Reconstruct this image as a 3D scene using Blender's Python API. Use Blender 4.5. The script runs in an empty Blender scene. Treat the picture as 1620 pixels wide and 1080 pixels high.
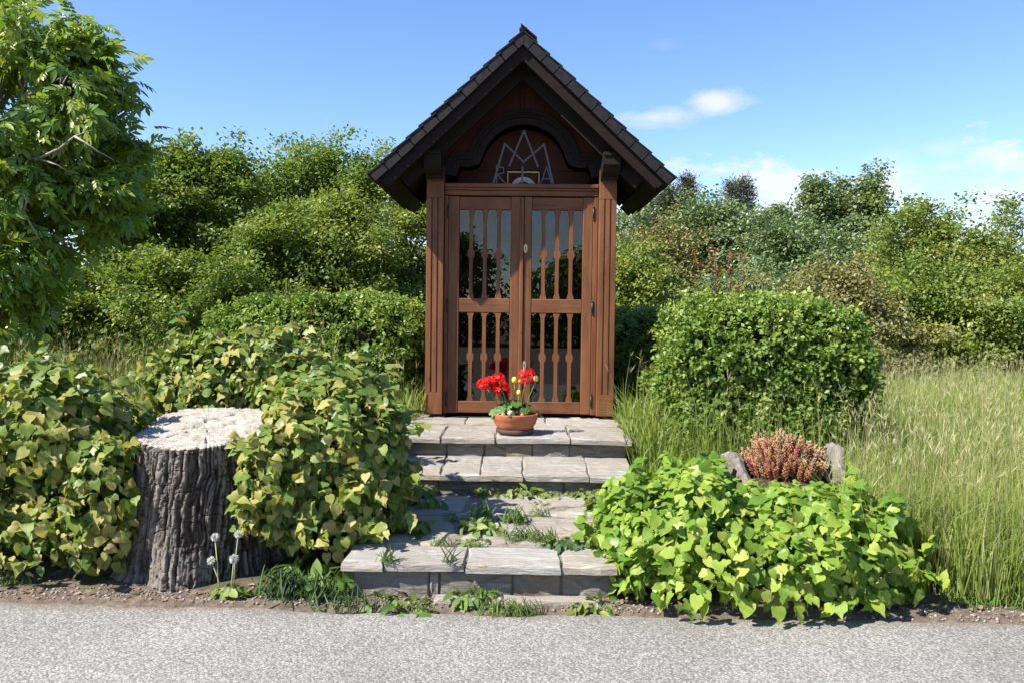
import bpy, math, random
import numpy as np
from mathutils import Matrix, Vector
rad = math.radians
SC = bpy.context.scene
COL = SC.collection
rng = np.random.default_rng(7)
random.seed(7)

# ------------------------------------------------------------------ camera
F_PX, CX, CY, CAM_H = 1241.0, 810.0, 540.0, 1.40
cam_d = bpy.data.cameras.new('camera'); cam = bpy.data.objects.new('camera', cam_d); COL.objects.link(cam)
cam_d.sensor_width = 36.0; cam_d.lens = F_PX / 1620 * 36.0; cam_d.clip_end = 3000; cam_d.clip_start = 0.05
CAM_M = (Matrix.Translation((0, 0, CAM_H)) @ Matrix.Rotation(rad(0.55), 4, 'Z')
         @ Matrix.Rotation(rad(90 - 1.85), 4, 'X') @ Matrix.Rotation(rad(0.7), 4, 'Z'))
cam.matrix_world = CAM_M
SC.camera = cam
def P(px, py, y):
    """point on the ray through a pixel at world depth y"""
    d = CAM_M.to_3x3() @ Vector(((px - CX) / F_PX, -(py - CY) / F_PX, -1))
    return Vector((0, 0, CAM_H)) + d * (y / d.y)

# ------------------------------------------------------------------ sky and sun
SUN_DIR = Vector((-0.80, -0.45, 0.95)).normalized()
SUN_EL = math.asin(SUN_DIR.z); SUN_ROT = math.atan2(SUN_DIR.x, SUN_DIR.y)
world = bpy.data.worlds.new('World'); SC.world = world; world.use_nodes = True
SKY_STRENGTH = 0.105
def build_world():
    nt = world.node_tree; nt.nodes.clear(); L = nt.links.new
    def N(t, **k):
        n = nt.nodes.new(t)
        for a, b in k.items(): setattr(n, a, b)
        return n
    def M(op, a, b=None, c=None, clamp=False):
        n = N('ShaderNodeMath', operation=op, use_clamp=clamp)
        for i, v in enumerate((a, b, c)):
            if v is None: continue
            if isinstance(v, (int, float)): n.inputs[i].default_value = v
            else: L(v, n.inputs[i])
        return n.outputs[0]
    out = N('ShaderNodeOutputWorld'); bg = N('ShaderNodeBackground'); L(bg.outputs[0], out.inputs[0])
    bg.inputs[1].default_value = SKY_STRENGTH
    sky = N('ShaderNodeTexSky', sky_type='NISHITA', sun_disc=False, sun_elevation=SUN_EL, sun_rotation=SUN_ROT % (2 * math.pi),
            altitude=300, air_density=1.0, dust_density=0.15, ozone_density=3.0)
    tc = N('ShaderNodeTexCoord'); sep = N('ShaderNodeSeparateXYZ'); L(tc.outputs['Generated'], sep.inputs[0])
    az = M('ARCTAN2', sep.outputs[0], sep.outputs[1]); el = M('ARCSINE', sep.outputs[2])
    comb = N('ShaderNodeCombineXYZ'); L(az, comb.inputs[0]); L(M('MULTIPLY', el, 2.2), comb.inputs[1])
    nz = N('ShaderNodeTexNoise'); nz.inputs['Scale'].default_value = 11; nz.inputs['Detail'].default_value = 8
    nz.inputs['Roughness'].default_value = 0.58; L(comb.outputs[0], nz.inputs['Vector'])
    nb = N('ShaderNodeTexNoise'); nb.inputs['Scale'].default_value = 3.1; nb.inputs['Detail'].default_value = 3
    L(comb.outputs[0], nb.inputs['Vector'])
    n0 = M('SUBTRACT', nz.outputs[0], 0.5); n1 = M('SUBTRACT', nb.outputs[0], 0.5)
    total = None
    def blob(px, py, rx, ry, dens):
        d = (P(px, py, 10) - Vector((0, 0, CAM_H))).normalized()
        a0, e0 = math.atan2(d.x, d.y), math.asin(d.z)
        u = M('DIVIDE', M('SUBTRACT', az, a0), rx / F_PX); v = M('DIVIDE', M('SUBTRACT', el, e0), ry / F_PX)
        r = M('SQRT', M('ADD', M('MULTIPLY', u, u), M('MULTIPLY', v, v)))
        e = M('ADD', M('SUBTRACT', 1.0, r), M('MULTIPLY', n0, 2.6))
        return M('MULTIPLY', M('SMOOTH_MIN', M('MAXIMUM', M('MULTIPLY', e, 1.1), 0.0), 1.0, 0.3), dens)
    bl = [blob(1030, 186, 85, 18, .75), blob(1135, 162, 50, 24, .85), blob(1410, 245, 55, 22, .28),
          blob(1490, 235, 40, 16, .28), blob(1045, 72, 30, 12, .10), blob(1470, 268, 60, 10, .2)]
    # low cumulus bank all the way round the horizon
    top = M('ADD', M('MULTIPLY', n0, 0.17), M('ADD', M('MULTIPLY', n1, 0.12), 0.188))
    band = M('MULTIPLY', M('SUBTRACT', top, el), 38, clamp=True)
    low = M('MULTIPLY', M('MULTIPLY', M('SUBTRACT', el, 0.01), 9, clamp=True), M('ADD', M('MULTIPLY', n0, 4.2), 0.72, clamp=True))
    total = M('MULTIPLY', band, low, clamp=True)
    for b in bl: total = M('MAXIMUM', total, b)
    total = M('MINIMUM', total, 0.86)
    mix = N('ShaderNodeMix', data_type='RGBA'); L(total, mix.inputs['Factor']); hsv = N('ShaderNodeHueSaturation'); hsv.inputs['Hue'].default_value = .508; hsv.inputs['Saturation'].default_value = 1.12; hsv.inputs['Value'].default_value = 1.10; L(sky.outputs[0], hsv.inputs['Color']); L(hsv.outputs[0], mix.inputs['A'])
    mix.inputs['B'].default_value = (4.3, 4.4, 4.65, 1)
    L(mix.outputs['Result'], bg.inputs[0])
build_world()
sun_d = bpy.data.lights.new('sun', 'SUN'); sun = bpy.data.objects.new('sun', sun_d); COL.objects.link(sun)
sun_d.energy = 5.0; sun_d.angle = rad(0.53); sun_d.color = (1.0, 0.95, 0.86)
sun.rotation_euler = SUN_DIR.to_track_quat('Z', 'Y').to_euler(); sun.location = (-8, -4.5, 12)
SC.view_settings.view_transform = 'Standard'; SC.view_settings.look = 'None'
SC.view_settings.exposure = 1.13; SC.view_settings.gamma = 1.0
SC.cycles.max_bounces = 8; SC.cycles.transparent_max_bounces = 12

# ------------------------------------------------------------------ helpers
def sstep(a, b, x):
    t = np.clip((np.asarray(x, float) - a) / (b - a), 0, 1); return t * t * (3 - 2 * t)
_perm = np.random.default_rng(3).random((64, 64, 64))
def vnoise(p):
    """smooth value noise in -1..1, p (n,3)"""
    p = np.asarray(p, float); i = np.floor(p).astype(int); f = p - i; f = f * f * (3 - 2 * f)
    r = 0
    for dx in (0, 1):
        for dy in (0, 1):
            for dz in (0, 1):
                w = (f[:, 0] if dx else 1 - f[:, 0]) * (f[:, 1] if dy else 1 - f[:, 1]) * (f[:, 2] if dz else 1 - f[:, 2])
                r = r + w * _perm[(i[:, 0] + dx) % 64, (i[:, 1] + dy) % 64, (i[:, 2] + dz) % 64]
    return r * 2 - 1
def unit(v):
    v = np.asarray(v, float); return v / np.maximum(np.linalg.norm(v, axis=-1, keepdims=True), 1e-9)
def mesh_np(name, V, F, mat=None, smooth=False, attr=None):
    """V (n,3), F (m,k) array or list of index tuples"""
    me = bpy.data.meshes.new(name)
    if isinstance(F, np.ndarray):
        k = F.shape[1]; m = len(F)
        me.vertices.add(len(V)); me.vertices.foreach_set('co', np.ascontiguousarray(V, dtype=np.float32).ravel())
        me.loops.add(m * k); me.loops.foreach_set('vertex_index', np.ascontiguousarray(F, dtype=np.int32).ravel())
        me.polygons.add(m); me.polygons.foreach_set('loop_start', np.arange(0, m * k, k, dtype=np.int32))
        me.update(calc_edges=True)
    else:
        me.from_pydata([tuple(map(float, v)) for v in V], [], [tuple(f) for f in F]); me.update()
    if smooth: me.polygons.foreach_set('use_smooth', np.ones(len(me.polygons), dtype=bool))
    if attr is not None:
        a = me.attributes.new('rnd', 'FLOAT', 'POINT'); a.data.foreach_set('value', np.ascontiguousarray(attr, dtype=np.float32))
    if mat: me.materials.append(mat)
    return me
def link(name, me, parent=None, loc=None, label=None, cat=None, group=None, kind=None):
    o = bpy.data.objects.new(name, me); COL.objects.link(o)
    if parent: o.parent = parent
    if loc is not None: o.location = loc
    tag(o, label, cat, group, kind); return o
def tag(o, label=None, cat=None, group=None, kind=None):
    if label: o['label'] = label
    if cat: o['category'] = cat
    if group: o['group'] = group
    if kind: o['kind'] = kind
    return o
def thing(name, loc, label, cat, group=None):
    return link(name, None, None, loc, label, cat, group)
class MB:
    """collects boxes, prisms, tubes, lathes into one mesh"""
    def __init__(s): s.v = []; s.f = []
    def add(s, V, F):
        o = len(s.v); s.v += [tuple(map(float, p)) for p in V]; s.f += [tuple(i + o for i in f) for f in F]; return s
    def box(s, x0, x1, y0, y1, z0, z1, ch=0.004):
        x0, x1 = min(x0, x1), max(x0, x1); y0, y1 = min(y0, y1), max(y0, y1); z0, z1 = min(z0, z1), max(z0, z1)
        ch = min(ch, (x1 - x0) / 3, (y1 - y0) / 3, (z1 - z0) / 3)
        # chamfered box: 24 verts
        V = []; idx = {}
        for ix, sx in enumerate((x0, x1)):
            for iy, sy in enumerate((y0, y1)):
                for iz, sz in enumerate((z0, z1)):
                    ix_ = ch if ix == 0 else -ch; iy_ = ch if iy == 0 else -ch; iz_ = ch if iz == 0 else -ch
                    idx[ix, iy, iz, 0] = len(V); V.append((sx, sy + iy_, sz + iz_))
                    idx[ix, iy, iz, 1] = len(V); V.append((sx + ix_, sy, sz + iz_))
                    idx[ix, iy, iz, 2] = len(V); V.append((sx + ix_, sy + iy_, sz))
        F = []
        q = [(0, 0), (1, 0), (1, 1), (0, 1)]
        for a in (0, 1):
            F.append([idx[a, b, c, 0] for b, c in (q if a else q[::-1])])
            F.append([idx[b, a, c, 1] for b, c in (q[::-1] if a else q)])
            F.append([idx[b, c, a, 2] for b, c in (q if a else q[::-1])])
        for a in (0, 1):
            for b in (0, 1):
                fl = (a + b) % 2 == 0
                e = [idx[a, b, 0, 0], idx[a, b, 0, 1], idx[a, b, 1, 1], idx[a, b, 1, 0]]; F.append(e if fl else e[::-1])
                e = [idx[0, a, b, 1], idx[0, a, b, 2], idx[1, a, b, 2], idx[1, a, b, 1]]; F.append(e if fl else e[::-1])
                e = [idx[a, 0, b, 2], idx[a, 0, b, 0], idx[a, 1, b, 0], idx[a, 1, b, 2]]; F.append(e if fl else e[::-1])
        for a in (0, 1):
            for b in (0, 1):
                for c in (0, 1):
                    e = [idx[a, b, c, k] for k in range(3)]; F.append(e if (a + b + c) % 2 == 1 else e[::-1])
        return s.add(V, F)
    def prism_xz(s, poly, y0, y1):
        """polygon in x,z (ccw seen from -y), extruded y0..y1 (y0 front)"""
        n = len(poly); V = [(x, y0, z) for x, z in poly] + [(x, y1, z) for x, z in poly]
        F = [tuple(range(n)), tuple(range(2 * n - 1, n - 1, -1))]
        F += [(i, i + n, (i + 1) % n + n, (i + 1) % n) for i in range(n)]
        return s.add(V, F)
    def prism_yz(s, poly, x0, x1):
        n = len(poly); V = [(x0, y, z) for y, z in poly] + [(x1, y, z) for y, z in poly]
        F = [tuple(range(n)), tuple(range(2 * n - 1, n - 1, -1))]
        F += [(i, i + n, (i + 1) % n + n, (i + 1) % n) for i in range(n)]
        return s.add(V, F)
    def tube(s, pts, radii, seg=7, cap=True):
        pts = [Vector(p) for p in pts]; n = len(pts)
        if isinstance(radii, (int, float)): radii = [radii] * n
        V = []; F = []; up = Vector((0.13, 0.31, 0.94))
        for i, p in enumerate(pts):
            d = (pts[min(i + 1, n - 1)] - pts[max(i - 1, 0)]).normalized()
            a = d.cross(up);
            if a.length < .1: a = d.cross(Vector((1, 0, 0)))
            a.normalize(); b = d.cross(a)
            for k in range(seg):
                t = 2 * math.pi * k / seg; V.append(p + (a * math.cos(t) + b * math.sin(t)) * radii[i])
        for i in range(n - 1):
            for k in range(seg):
                F.append((i * seg + k, i * seg + (k + 1) % seg, (i + 1) * seg + (k + 1) % seg, (i + 1) * seg + k))
        if cap: F += [tuple(range(seg))[::-1], tuple((n - 1) * seg + k for k in range(seg))]
        return s.add(V, F)
    def lathe(s, prof, c=(0, 0, 0), seg=24):
        V = []; F = []
        for r, z in prof:
            for k in range(seg):
                t = 2 * math.pi * k / seg; V.append((c[0] + r * math.cos(t), c[1] + r * math.sin(t), c[2] + z))
        for i in range(len(prof) - 1):
            for k in range(seg):
                F.append((i * seg + k, i * seg + (k + 1) % seg, (i + 1) * seg + (k + 1) % seg, (i + 1) * seg + k))
        return s.add(V, F)
    def build(s, name, mat, parent=None, smooth=False, loc=None, **k):
        me = mesh_np(name, s.v, s.f, mat, smooth)
        return link(name, me, parent, loc, **k)

# ------------------------------------------------------------------ materials
def new_mat(name):
    m = bpy.data.materials.new(name); m.use_nodes = True; nt = m.node_tree
    b = nt.nodes['Principled BSDF']; return m, nt, b
def nd(nt, t, **k):
    n = nt.nodes.new(t)
    for a, v in k.items(): setattr(n, a, v)
    return n
def ramp(nt, src, stops, interp='LINEAR'):
    r = nd(nt, 'ShaderNodeValToRGB'); cr = r.color_ramp; cr.interpolation = interp
    while len(cr.elements) < len(stops): cr.elements.new(0.5)
    for e, (p, c) in zip(cr.elements, stops): e.position = p; e.color = (*c, 1) if len(c) == 3 else c
    nt.links.new(src, r.inputs[0]); return r.outputs[0]
def noise(nt, vec, scale, detail=5, rough=.55, dist=0.0):
    n = nd(nt, 'ShaderNodeTexNoise'); n.inputs['Scale'].default_value = scale; n.inputs['Detail'].default_value = detail
    n.inputs['Roughness'].default_value = rough; n.inputs['Distortion'].default_value = dist
    if vec is not None: nt.links.new(vec, n.inputs['Vector'])
    return n.outputs[0]
def mapping(nt, scale=(1, 1, 1), coord='Object', rot=(0, 0, 0), shift=None):
    tc = nd(nt, 'ShaderNodeTexCoord'); mp = nd(nt, 'ShaderNodeMapping'); mp.inputs['Scale'].default_value = scale
    mp.inputs['Rotation'].default_value = rot
    nt.links.new(tc.outputs[coord], mp.inputs['Vector'])
    if shift:       # offset pattern per object
        oi = nd(nt, 'ShaderNodeObjectInfo'); v = nd(nt, 'ShaderNodeVectorMath', operation='MULTIPLY_ADD')
        cb = nd(nt, 'ShaderNodeCombineXYZ')
        for i in range(3): nt.links.new(oi.outputs['Random'], cb.inputs[i])
        nt.links.new(cb.outputs[0], v.inputs[0]); v.inputs[1].default_value = (shift, shift * .7, shift * 1.3)
        nt.links.new(mp.outputs[0], v.inputs[2]); return v.outputs[0]
    return mp.outputs[0]
def mixc(nt, f, a, b, mode='MIX'):
    m = nd(nt, 'ShaderNodeMix', data_type='RGBA', blend_type=mode)
    for i, v in (('Factor', f), ('A', a), ('B', b)):
        if isinstance(v, (int, float)): m.inputs[i].default_value = v
        elif isinstance(v, tuple): m.inputs[i].default_value = (*v, 1)
        else: nt.links.new(v, m.inputs[i])
    return m.outputs['Result']
def bump(nt, b, h, strength=.5, dist=.01):
    n = nd(nt, 'ShaderNodeBump'); n.inputs['Strength'].default_value = strength; n.inputs['Distance'].default_value = dist
    nt.links.new(h, n.inputs['Height']); nt.links.new(n.outputs[0], b.inputs['Normal'])
def mat_wood(name, c0, c1, axis, rough=.55, wear=.35):
    m, nt, b = new_mat(name)
    sc = {'x': (2.2, 40, 40), 'z': (40, 40, 2.2), 'y': (40, 2.2, 40)}[axis]
    g = noise(nt, mapping(nt, sc, shift=9), 1.0, 6, .6, .6)
    base = ramp(nt, g, [(.28, c0), (.52, tuple((a + d) / 2 for a, d in zip(c0, c1))), (.72, c1)])
    big = noise(nt, mapping(nt, (3, 3, 1.6), shift=5), 1.5, 5)
    col = mixc(nt, ramp(nt, big, [(.35, (0, 0, 0)), (.75, (wear, wear, wear))]), base, tuple(min(1, x * 1.9 + .006) for x in c1))
    speck = noise(nt, mapping(nt, (60, 60, 24), shift=3), 1.0, 3)
    col = mixc(nt, ramp(nt, speck, [(.66, (0, 0, 0)), (.72, (.5, .5, .5))]), col, tuple(x * .35 for x in c0))
    nt.links.new(col, b.inputs['Base Color']); b.inputs['Roughness'].default_value = rough
    b.inputs['Specular IOR Level'].default_value = .35 if c1[0] > .1 else .12
    bump(nt, b, g, .25, .004); return m
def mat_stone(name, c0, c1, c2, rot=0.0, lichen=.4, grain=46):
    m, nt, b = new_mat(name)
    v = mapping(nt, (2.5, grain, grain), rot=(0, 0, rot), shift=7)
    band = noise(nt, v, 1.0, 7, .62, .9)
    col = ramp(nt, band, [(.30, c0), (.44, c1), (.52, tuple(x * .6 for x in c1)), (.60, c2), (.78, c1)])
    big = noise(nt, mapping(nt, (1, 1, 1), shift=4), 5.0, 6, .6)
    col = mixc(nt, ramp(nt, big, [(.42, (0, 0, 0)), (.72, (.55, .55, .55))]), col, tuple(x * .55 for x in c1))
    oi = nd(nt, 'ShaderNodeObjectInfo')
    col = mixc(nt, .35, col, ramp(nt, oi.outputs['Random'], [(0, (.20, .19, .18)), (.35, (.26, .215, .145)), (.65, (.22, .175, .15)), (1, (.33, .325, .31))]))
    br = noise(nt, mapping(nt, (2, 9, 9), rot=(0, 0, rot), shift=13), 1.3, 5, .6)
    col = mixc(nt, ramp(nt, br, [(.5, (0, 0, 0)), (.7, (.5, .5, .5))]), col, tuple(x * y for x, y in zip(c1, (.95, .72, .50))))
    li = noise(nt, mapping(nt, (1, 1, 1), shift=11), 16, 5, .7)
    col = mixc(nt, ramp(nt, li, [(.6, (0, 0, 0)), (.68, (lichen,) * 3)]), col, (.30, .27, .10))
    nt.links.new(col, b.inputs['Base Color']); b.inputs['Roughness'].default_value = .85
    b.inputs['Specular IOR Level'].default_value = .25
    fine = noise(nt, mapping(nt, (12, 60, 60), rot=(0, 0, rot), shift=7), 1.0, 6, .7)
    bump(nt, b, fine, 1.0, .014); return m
def mat_leaf(name, stops, trans=.35, rough=.42, src='attr', spec=.35, vein=False, mottled=None):
    m, nt, b = new_mat(name)
    if src == 'attr':
        a = nd(nt, 'ShaderNodeAttribute', attribute_name='rnd'); s = a.outputs['Fac']
    else:
        s = nd(nt, 'ShaderNodeObjectInfo').outputs['Random']
    col = ramp(nt, s, stops)
    if vein:       # pale midrib and side veins drawn in the leaf's own frame
        sp = nd(nt, 'ShaderNodeSeparateXYZ'); nt.links.new(nd(nt, 'ShaderNodeTexCoord').outputs['Object'], sp.inputs[0])
        def mth(op, a, b_=None):
            q = nd(nt, 'ShaderNodeMath', operation=op)
            for i, v in enumerate((a, b_)):
                if isinstance(v, (int, float)): q.inputs[i].default_value = v
                elif v is not None: nt.links.new(v, q.inputs[i])
            return q.outputs[0]
        ax = mth('ABSOLUTE', sp.outputs[0]); w_ = mth('PINGPONG', mth('SUBTRACT', sp.outputs[1], mth('MULTIPLY', ax, .9)), .09)
        vv = mth('MAXIMUM', mth('LESS_THAN', ax, .02), mth('MULTIPLY', mth('LESS_THAN', w_, .012), .6))
        blot = noise(nt, mapping(nt, (1, 1, 1), 'Object', shift=20), 2.6, 4)
        col = mixc(nt, ramp(nt, blot, [(.4, (0, 0, 0)), (.75, (.5, .5, .5))]), col, tuple(x * y for x, y in zip(stops[1][1], (1.3, 1.1, 1.2))))
        col = mixc(nt, mth('MULTIPLY', vv, .35), col, (.42, .46, .16))
    if mottled:
        n = noise(nt, mapping(nt, (1, 1, 1), 'Object'), mottled, 3)
        col = mixc(nt, ramp(nt, n, [(.35, (0, 0, 0)), (.7, (.45, .45, .45))]), col, tuple(x * .6 for x in stops[0][1]))
    nt.links.new(col, b.inputs['Base Color']); b.inputs['Roughness'].default_value = rough
    b.inputs['Specular IOR Level'].default_value = spec
    t = nd(nt, 'ShaderNodeBsdfTranslucent')
    hs = nd(nt, 'ShaderNodeMix', data_type='RGBA', blend_type='MULTIPLY'); hs.inputs['Factor'].default_value = 1
    nt.links.new(col, hs.inputs['A']); hs.inputs['B'].default_value = (1.25, 1.2, .55, 1)
    nt.links.new(hs.outputs['Result'], t.inputs[0])
    mx = nd(nt, 'ShaderNodeMixShader'); mx.inputs[0].default_value = trans
    nt.links.new(b.outputs[0], mx.inputs[1]); nt.links.new(t.outputs[0], mx.inputs[2])
    nt.links.new(mx.outputs[0], nt.nodes['Material Output'].inputs[0]); return m
def mat_plain(name, c, rough=.6, spec=.4, var=.25, scale=20, bmp=.0, metal=0.0, coord='Object'):
    m, nt, b = new_mat(name)
    n = noise(nt, mapping(nt, (1, 1, 1), coord), scale, 5, .6)
    col = ramp(nt, n, [(.3, tuple(x * (1 - var) for x in c)), (.7, tuple(min(1, x * (1 + var)) for x in c))])
    nt.links.new(col, b.inputs['Base Color']); b.inputs['Roughness'].default_value = rough
    b.inputs['Specular IOR Level'].default_value = spec; b.inputs['Metallic'].default_value = metal
    if bmp: bump(nt, b, n, bmp, .006)
    return m
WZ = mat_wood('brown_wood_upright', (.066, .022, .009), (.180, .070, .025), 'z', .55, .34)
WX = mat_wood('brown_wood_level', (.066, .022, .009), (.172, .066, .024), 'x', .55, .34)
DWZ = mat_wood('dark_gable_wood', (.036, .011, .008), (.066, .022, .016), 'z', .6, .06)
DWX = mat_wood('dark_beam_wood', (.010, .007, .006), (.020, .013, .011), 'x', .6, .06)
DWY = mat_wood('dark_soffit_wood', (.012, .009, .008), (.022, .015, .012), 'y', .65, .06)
SLATE = mat_plain('roof_slate', (.016, .016, .018), .55, .15, .4, 14, .25)
VSLATE = mat_plain('verge_slate', (.019, .0165, .0175), .6, .15, .4, 22, .25)
IRON = mat_plain('black_iron', (.02, .018, .017), .5, .5, .3, 30, .2)
ZINC = mat_plain('grey_metal_bars', (.085, .075, .075), .5, .5, .2, 30, .1, .3)
BRASS = mat_plain('worn_brass', (.55, .46, .28), .35, .5, .25, 60, .2, .6)
INNER = mat_plain('inner_wall_paint', (.06, .02, .012), .7, .3, .25, 6)
PALE = mat_plain('pale_painted_plaster', (.55, .56, .55), .6, .3, .15, 12)
GOLD = mat_plain('gilded_frame', (.65, .50, .20), .35, .5, .2, 30, .1, .5)
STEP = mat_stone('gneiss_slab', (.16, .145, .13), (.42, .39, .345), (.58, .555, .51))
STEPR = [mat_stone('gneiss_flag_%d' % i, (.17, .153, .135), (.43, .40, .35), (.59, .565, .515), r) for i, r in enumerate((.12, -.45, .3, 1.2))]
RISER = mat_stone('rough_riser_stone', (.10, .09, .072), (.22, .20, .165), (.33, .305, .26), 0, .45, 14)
MORTAR = mat_plain('lime_mortar', (.20, .175, .135), .95, .1, .35, 30, .6)
TERRA = mat_plain('terracotta', (.43, .145, .070), .8, .2, .14, 16, .12)
SAUCER = mat_plain('dark_saucer_clay', (.085, .06, .055), .7, .3, .3, 25, .15)
POTSOIL = mat_plain('potting_soil', (.03, .02, .014), .95, .1, .5, 60, .8)
def mat_glass():
    m, nt, b = new_mat('window_glass'); nt.nodes.remove(b)
    fr = nd(nt, 'ShaderNodeFresnel'); fr.inputs[0].default_value = 1.62
    tr = nd(nt, 'ShaderNodeBsdfTransparent'); tr.inputs[0].default_value = (.82, .85, .84, 1)
    gl = nd(nt, 'ShaderNodeBsdfGlossy'); gl.inputs['Roughness'].default_value = .0
    
    
    mx = nd(nt, 'ShaderNodeMixShader'); nt.links.new(fr.outputs[0], mx.inputs[0]); nt.links.new(tr.outputs[0], mx.inputs[1])
    nt.links.new(gl.outputs[0], mx.inputs[2]); nt.links.new(mx.outputs[0], nt.nodes['Material Output'].inputs[0]); return m
GLASS = mat_glass()
def mat_road():
    m, nt, b = new_mat('old_gravel_asphalt'); v = mapping(nt)
    vo = nd(nt, 'ShaderNodeTexVoronoi'); vo.inputs['Scale'].default_value = 105; vo.inputs['Randomness'].default_value = 1.0
    dn = nd(nt, 'ShaderNodeTexNoise'); dn.inputs['Scale'].default_value = 60; nt.links.new(v, dn.inputs['Vector']); va = nd(nt, 'ShaderNodeVectorMath', operation='MULTIPLY_ADD'); nt.links.new(dn.outputs['Color'], va.inputs[0]); va.inputs[1].default_value = (.012, .012, .012); nt.links.new(v, va.inputs[2]); nt.links.new(va.outputs[0], vo.inputs['Vector'])
    st = ramp(nt, vo.outputs['Color'], [(0, (.13, .122, .11)), (.25, (.265, .25, .228)), (.7, (.365, .346, .316)), (1, (.52, .495, .455))])
    gap = ramp(nt, vo.outputs['Distance'], [(.35, (0, 0, 0)), (.75, (1, 1, 1))])
    col = mixc(nt, gap, st, (.16, .153, .143))
    big = noise(nt, v, 1.1, 6, .6)
    col = mixc(nt, 1.0, col, ramp(nt, big, [(.3, (.78, .77, .75)), (.7, (1.08, 1.08, 1.08))]), 'MULTIPLY')
    sp = noise(nt, v, 9, 6, .7); col = mixc(nt, ramp(nt, sp, [(.6, (0, 0, 0)), (.7, (.35, .35, .35))]), col, (.16, .14, .115))
    sep = nd(nt, 'ShaderNodeSeparateXYZ'); nt.links.new(v, sep.inputs[0])
    ed = nd(nt, 'ShaderNodeMath', operation='ADD'); nt.links.new(sep.outputs[1], ed.inputs[0])
    n2 = noise(nt, v, 6, 5, .7); mm = nd(nt, 'ShaderNodeMath', operation='MULTIPLY'); nt.links.new(n2, mm.inputs[0]); mm.inputs[1].default_value = .5
    nt.links.new(mm.outputs[0], ed.inputs[1])
    col = mixc(nt, ramp(nt, ed.outputs[0], [(.0, (0, 0, 0)), (1, (0, 0, 0))]), col, (.2, .15, .1))
    mr = nd(nt, 'ShaderNodeMapRange'); nt.links.new(ed.outputs[0], mr.inputs[0]); mr.inputs[1].default_value = 3.83; mr.inputs[2].default_value = 4.0
    col = mixc(nt, mr.outputs[0], col, (.17, .135, .10))
    nt.links.new(col, b.inputs['Base Color']); b.inputs['Roughness'].default_value = .9; b.inputs['Specular IOR Level'].default_value = .2
    inv = nd(nt, 'ShaderNodeMath', operation='SUBTRACT'); inv.inputs[0].default_value = 1; nt.links.new(vo.outputs['Distance'], inv.inputs[1])
    bump(nt, b, inv.outputs[0], .55, .005); return m
def mat_ground():
    m, nt, b = new_mat('soil_and_turf'); v = mapping(nt)
    n = noise(nt, v, 22, 7, .7); soil = ramp(nt, n, [(.3, (.075, .055, .042)), (.55, (.16, .12, .092)), (.75, (.27, .22, .175))])
    g = noise(nt, v, 4, 6, .65); turf = ramp(nt, g, [(.3, (.035, .055, .015)), (.7, (.09, .10, .04))])
    sep = nd(nt, 'ShaderNodeSeparateXYZ'); nt.links.new(v, sep.inputs[0])
    a = nd(nt, 'ShaderNodeMath', operation='MULTIPLY_ADD'); nt.links.new(g, a.inputs[0]); a.inputs[1].default_value = 1.2; nt.links.new(sep.outputs[1], a.inputs[2])
    mr = nd(nt, 'ShaderNodeMapRange'); nt.links.new(a.outputs[0], mr.inputs[0]); mr.inputs[1].default_value = 4.45; mr.inputs[2].default_value = 4.8
    col = mixc(nt, mr.outputs[0], soil, turf)
    nt.links.new(col, b.inputs['Base Color']); b.inputs['Roughness'].default_value = .95; b.inputs['Specular IOR Level'].default_value = .1
    bump(nt, b, n, .8, .02); return m
def mat_bark(name, c0, c1, c2, rough=.9):
    m, nt, b = new_mat(name)
    v = mapping(nt, (26, 26, 5)); n = noise(nt, v, 1.0, 8, .68, .5)
    col = ramp(nt, n, [(.3, c0), (.5, c1), (.72, c2)])
    nt.links.new(col, b.inputs['Base Color']); b.inputs['Roughness'].default_value = rough; b.inputs['Specular IOR Level'].default_value = .15
    bump(nt, b, n, .9, .012); return m
BARK = mat_bark('stump_bark', (.035, .028, .024), (.08, .066, .056), (.16, .14, .125))
TBARK = mat_bark('tree_bark', (.06, .05, .042), (.13, .115, .10), (.24, .22, .20))
TWIG = mat_bark('twig_bark', (.07, .05, .035), (.13, .095, .065), (.19, .15, .11))

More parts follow.
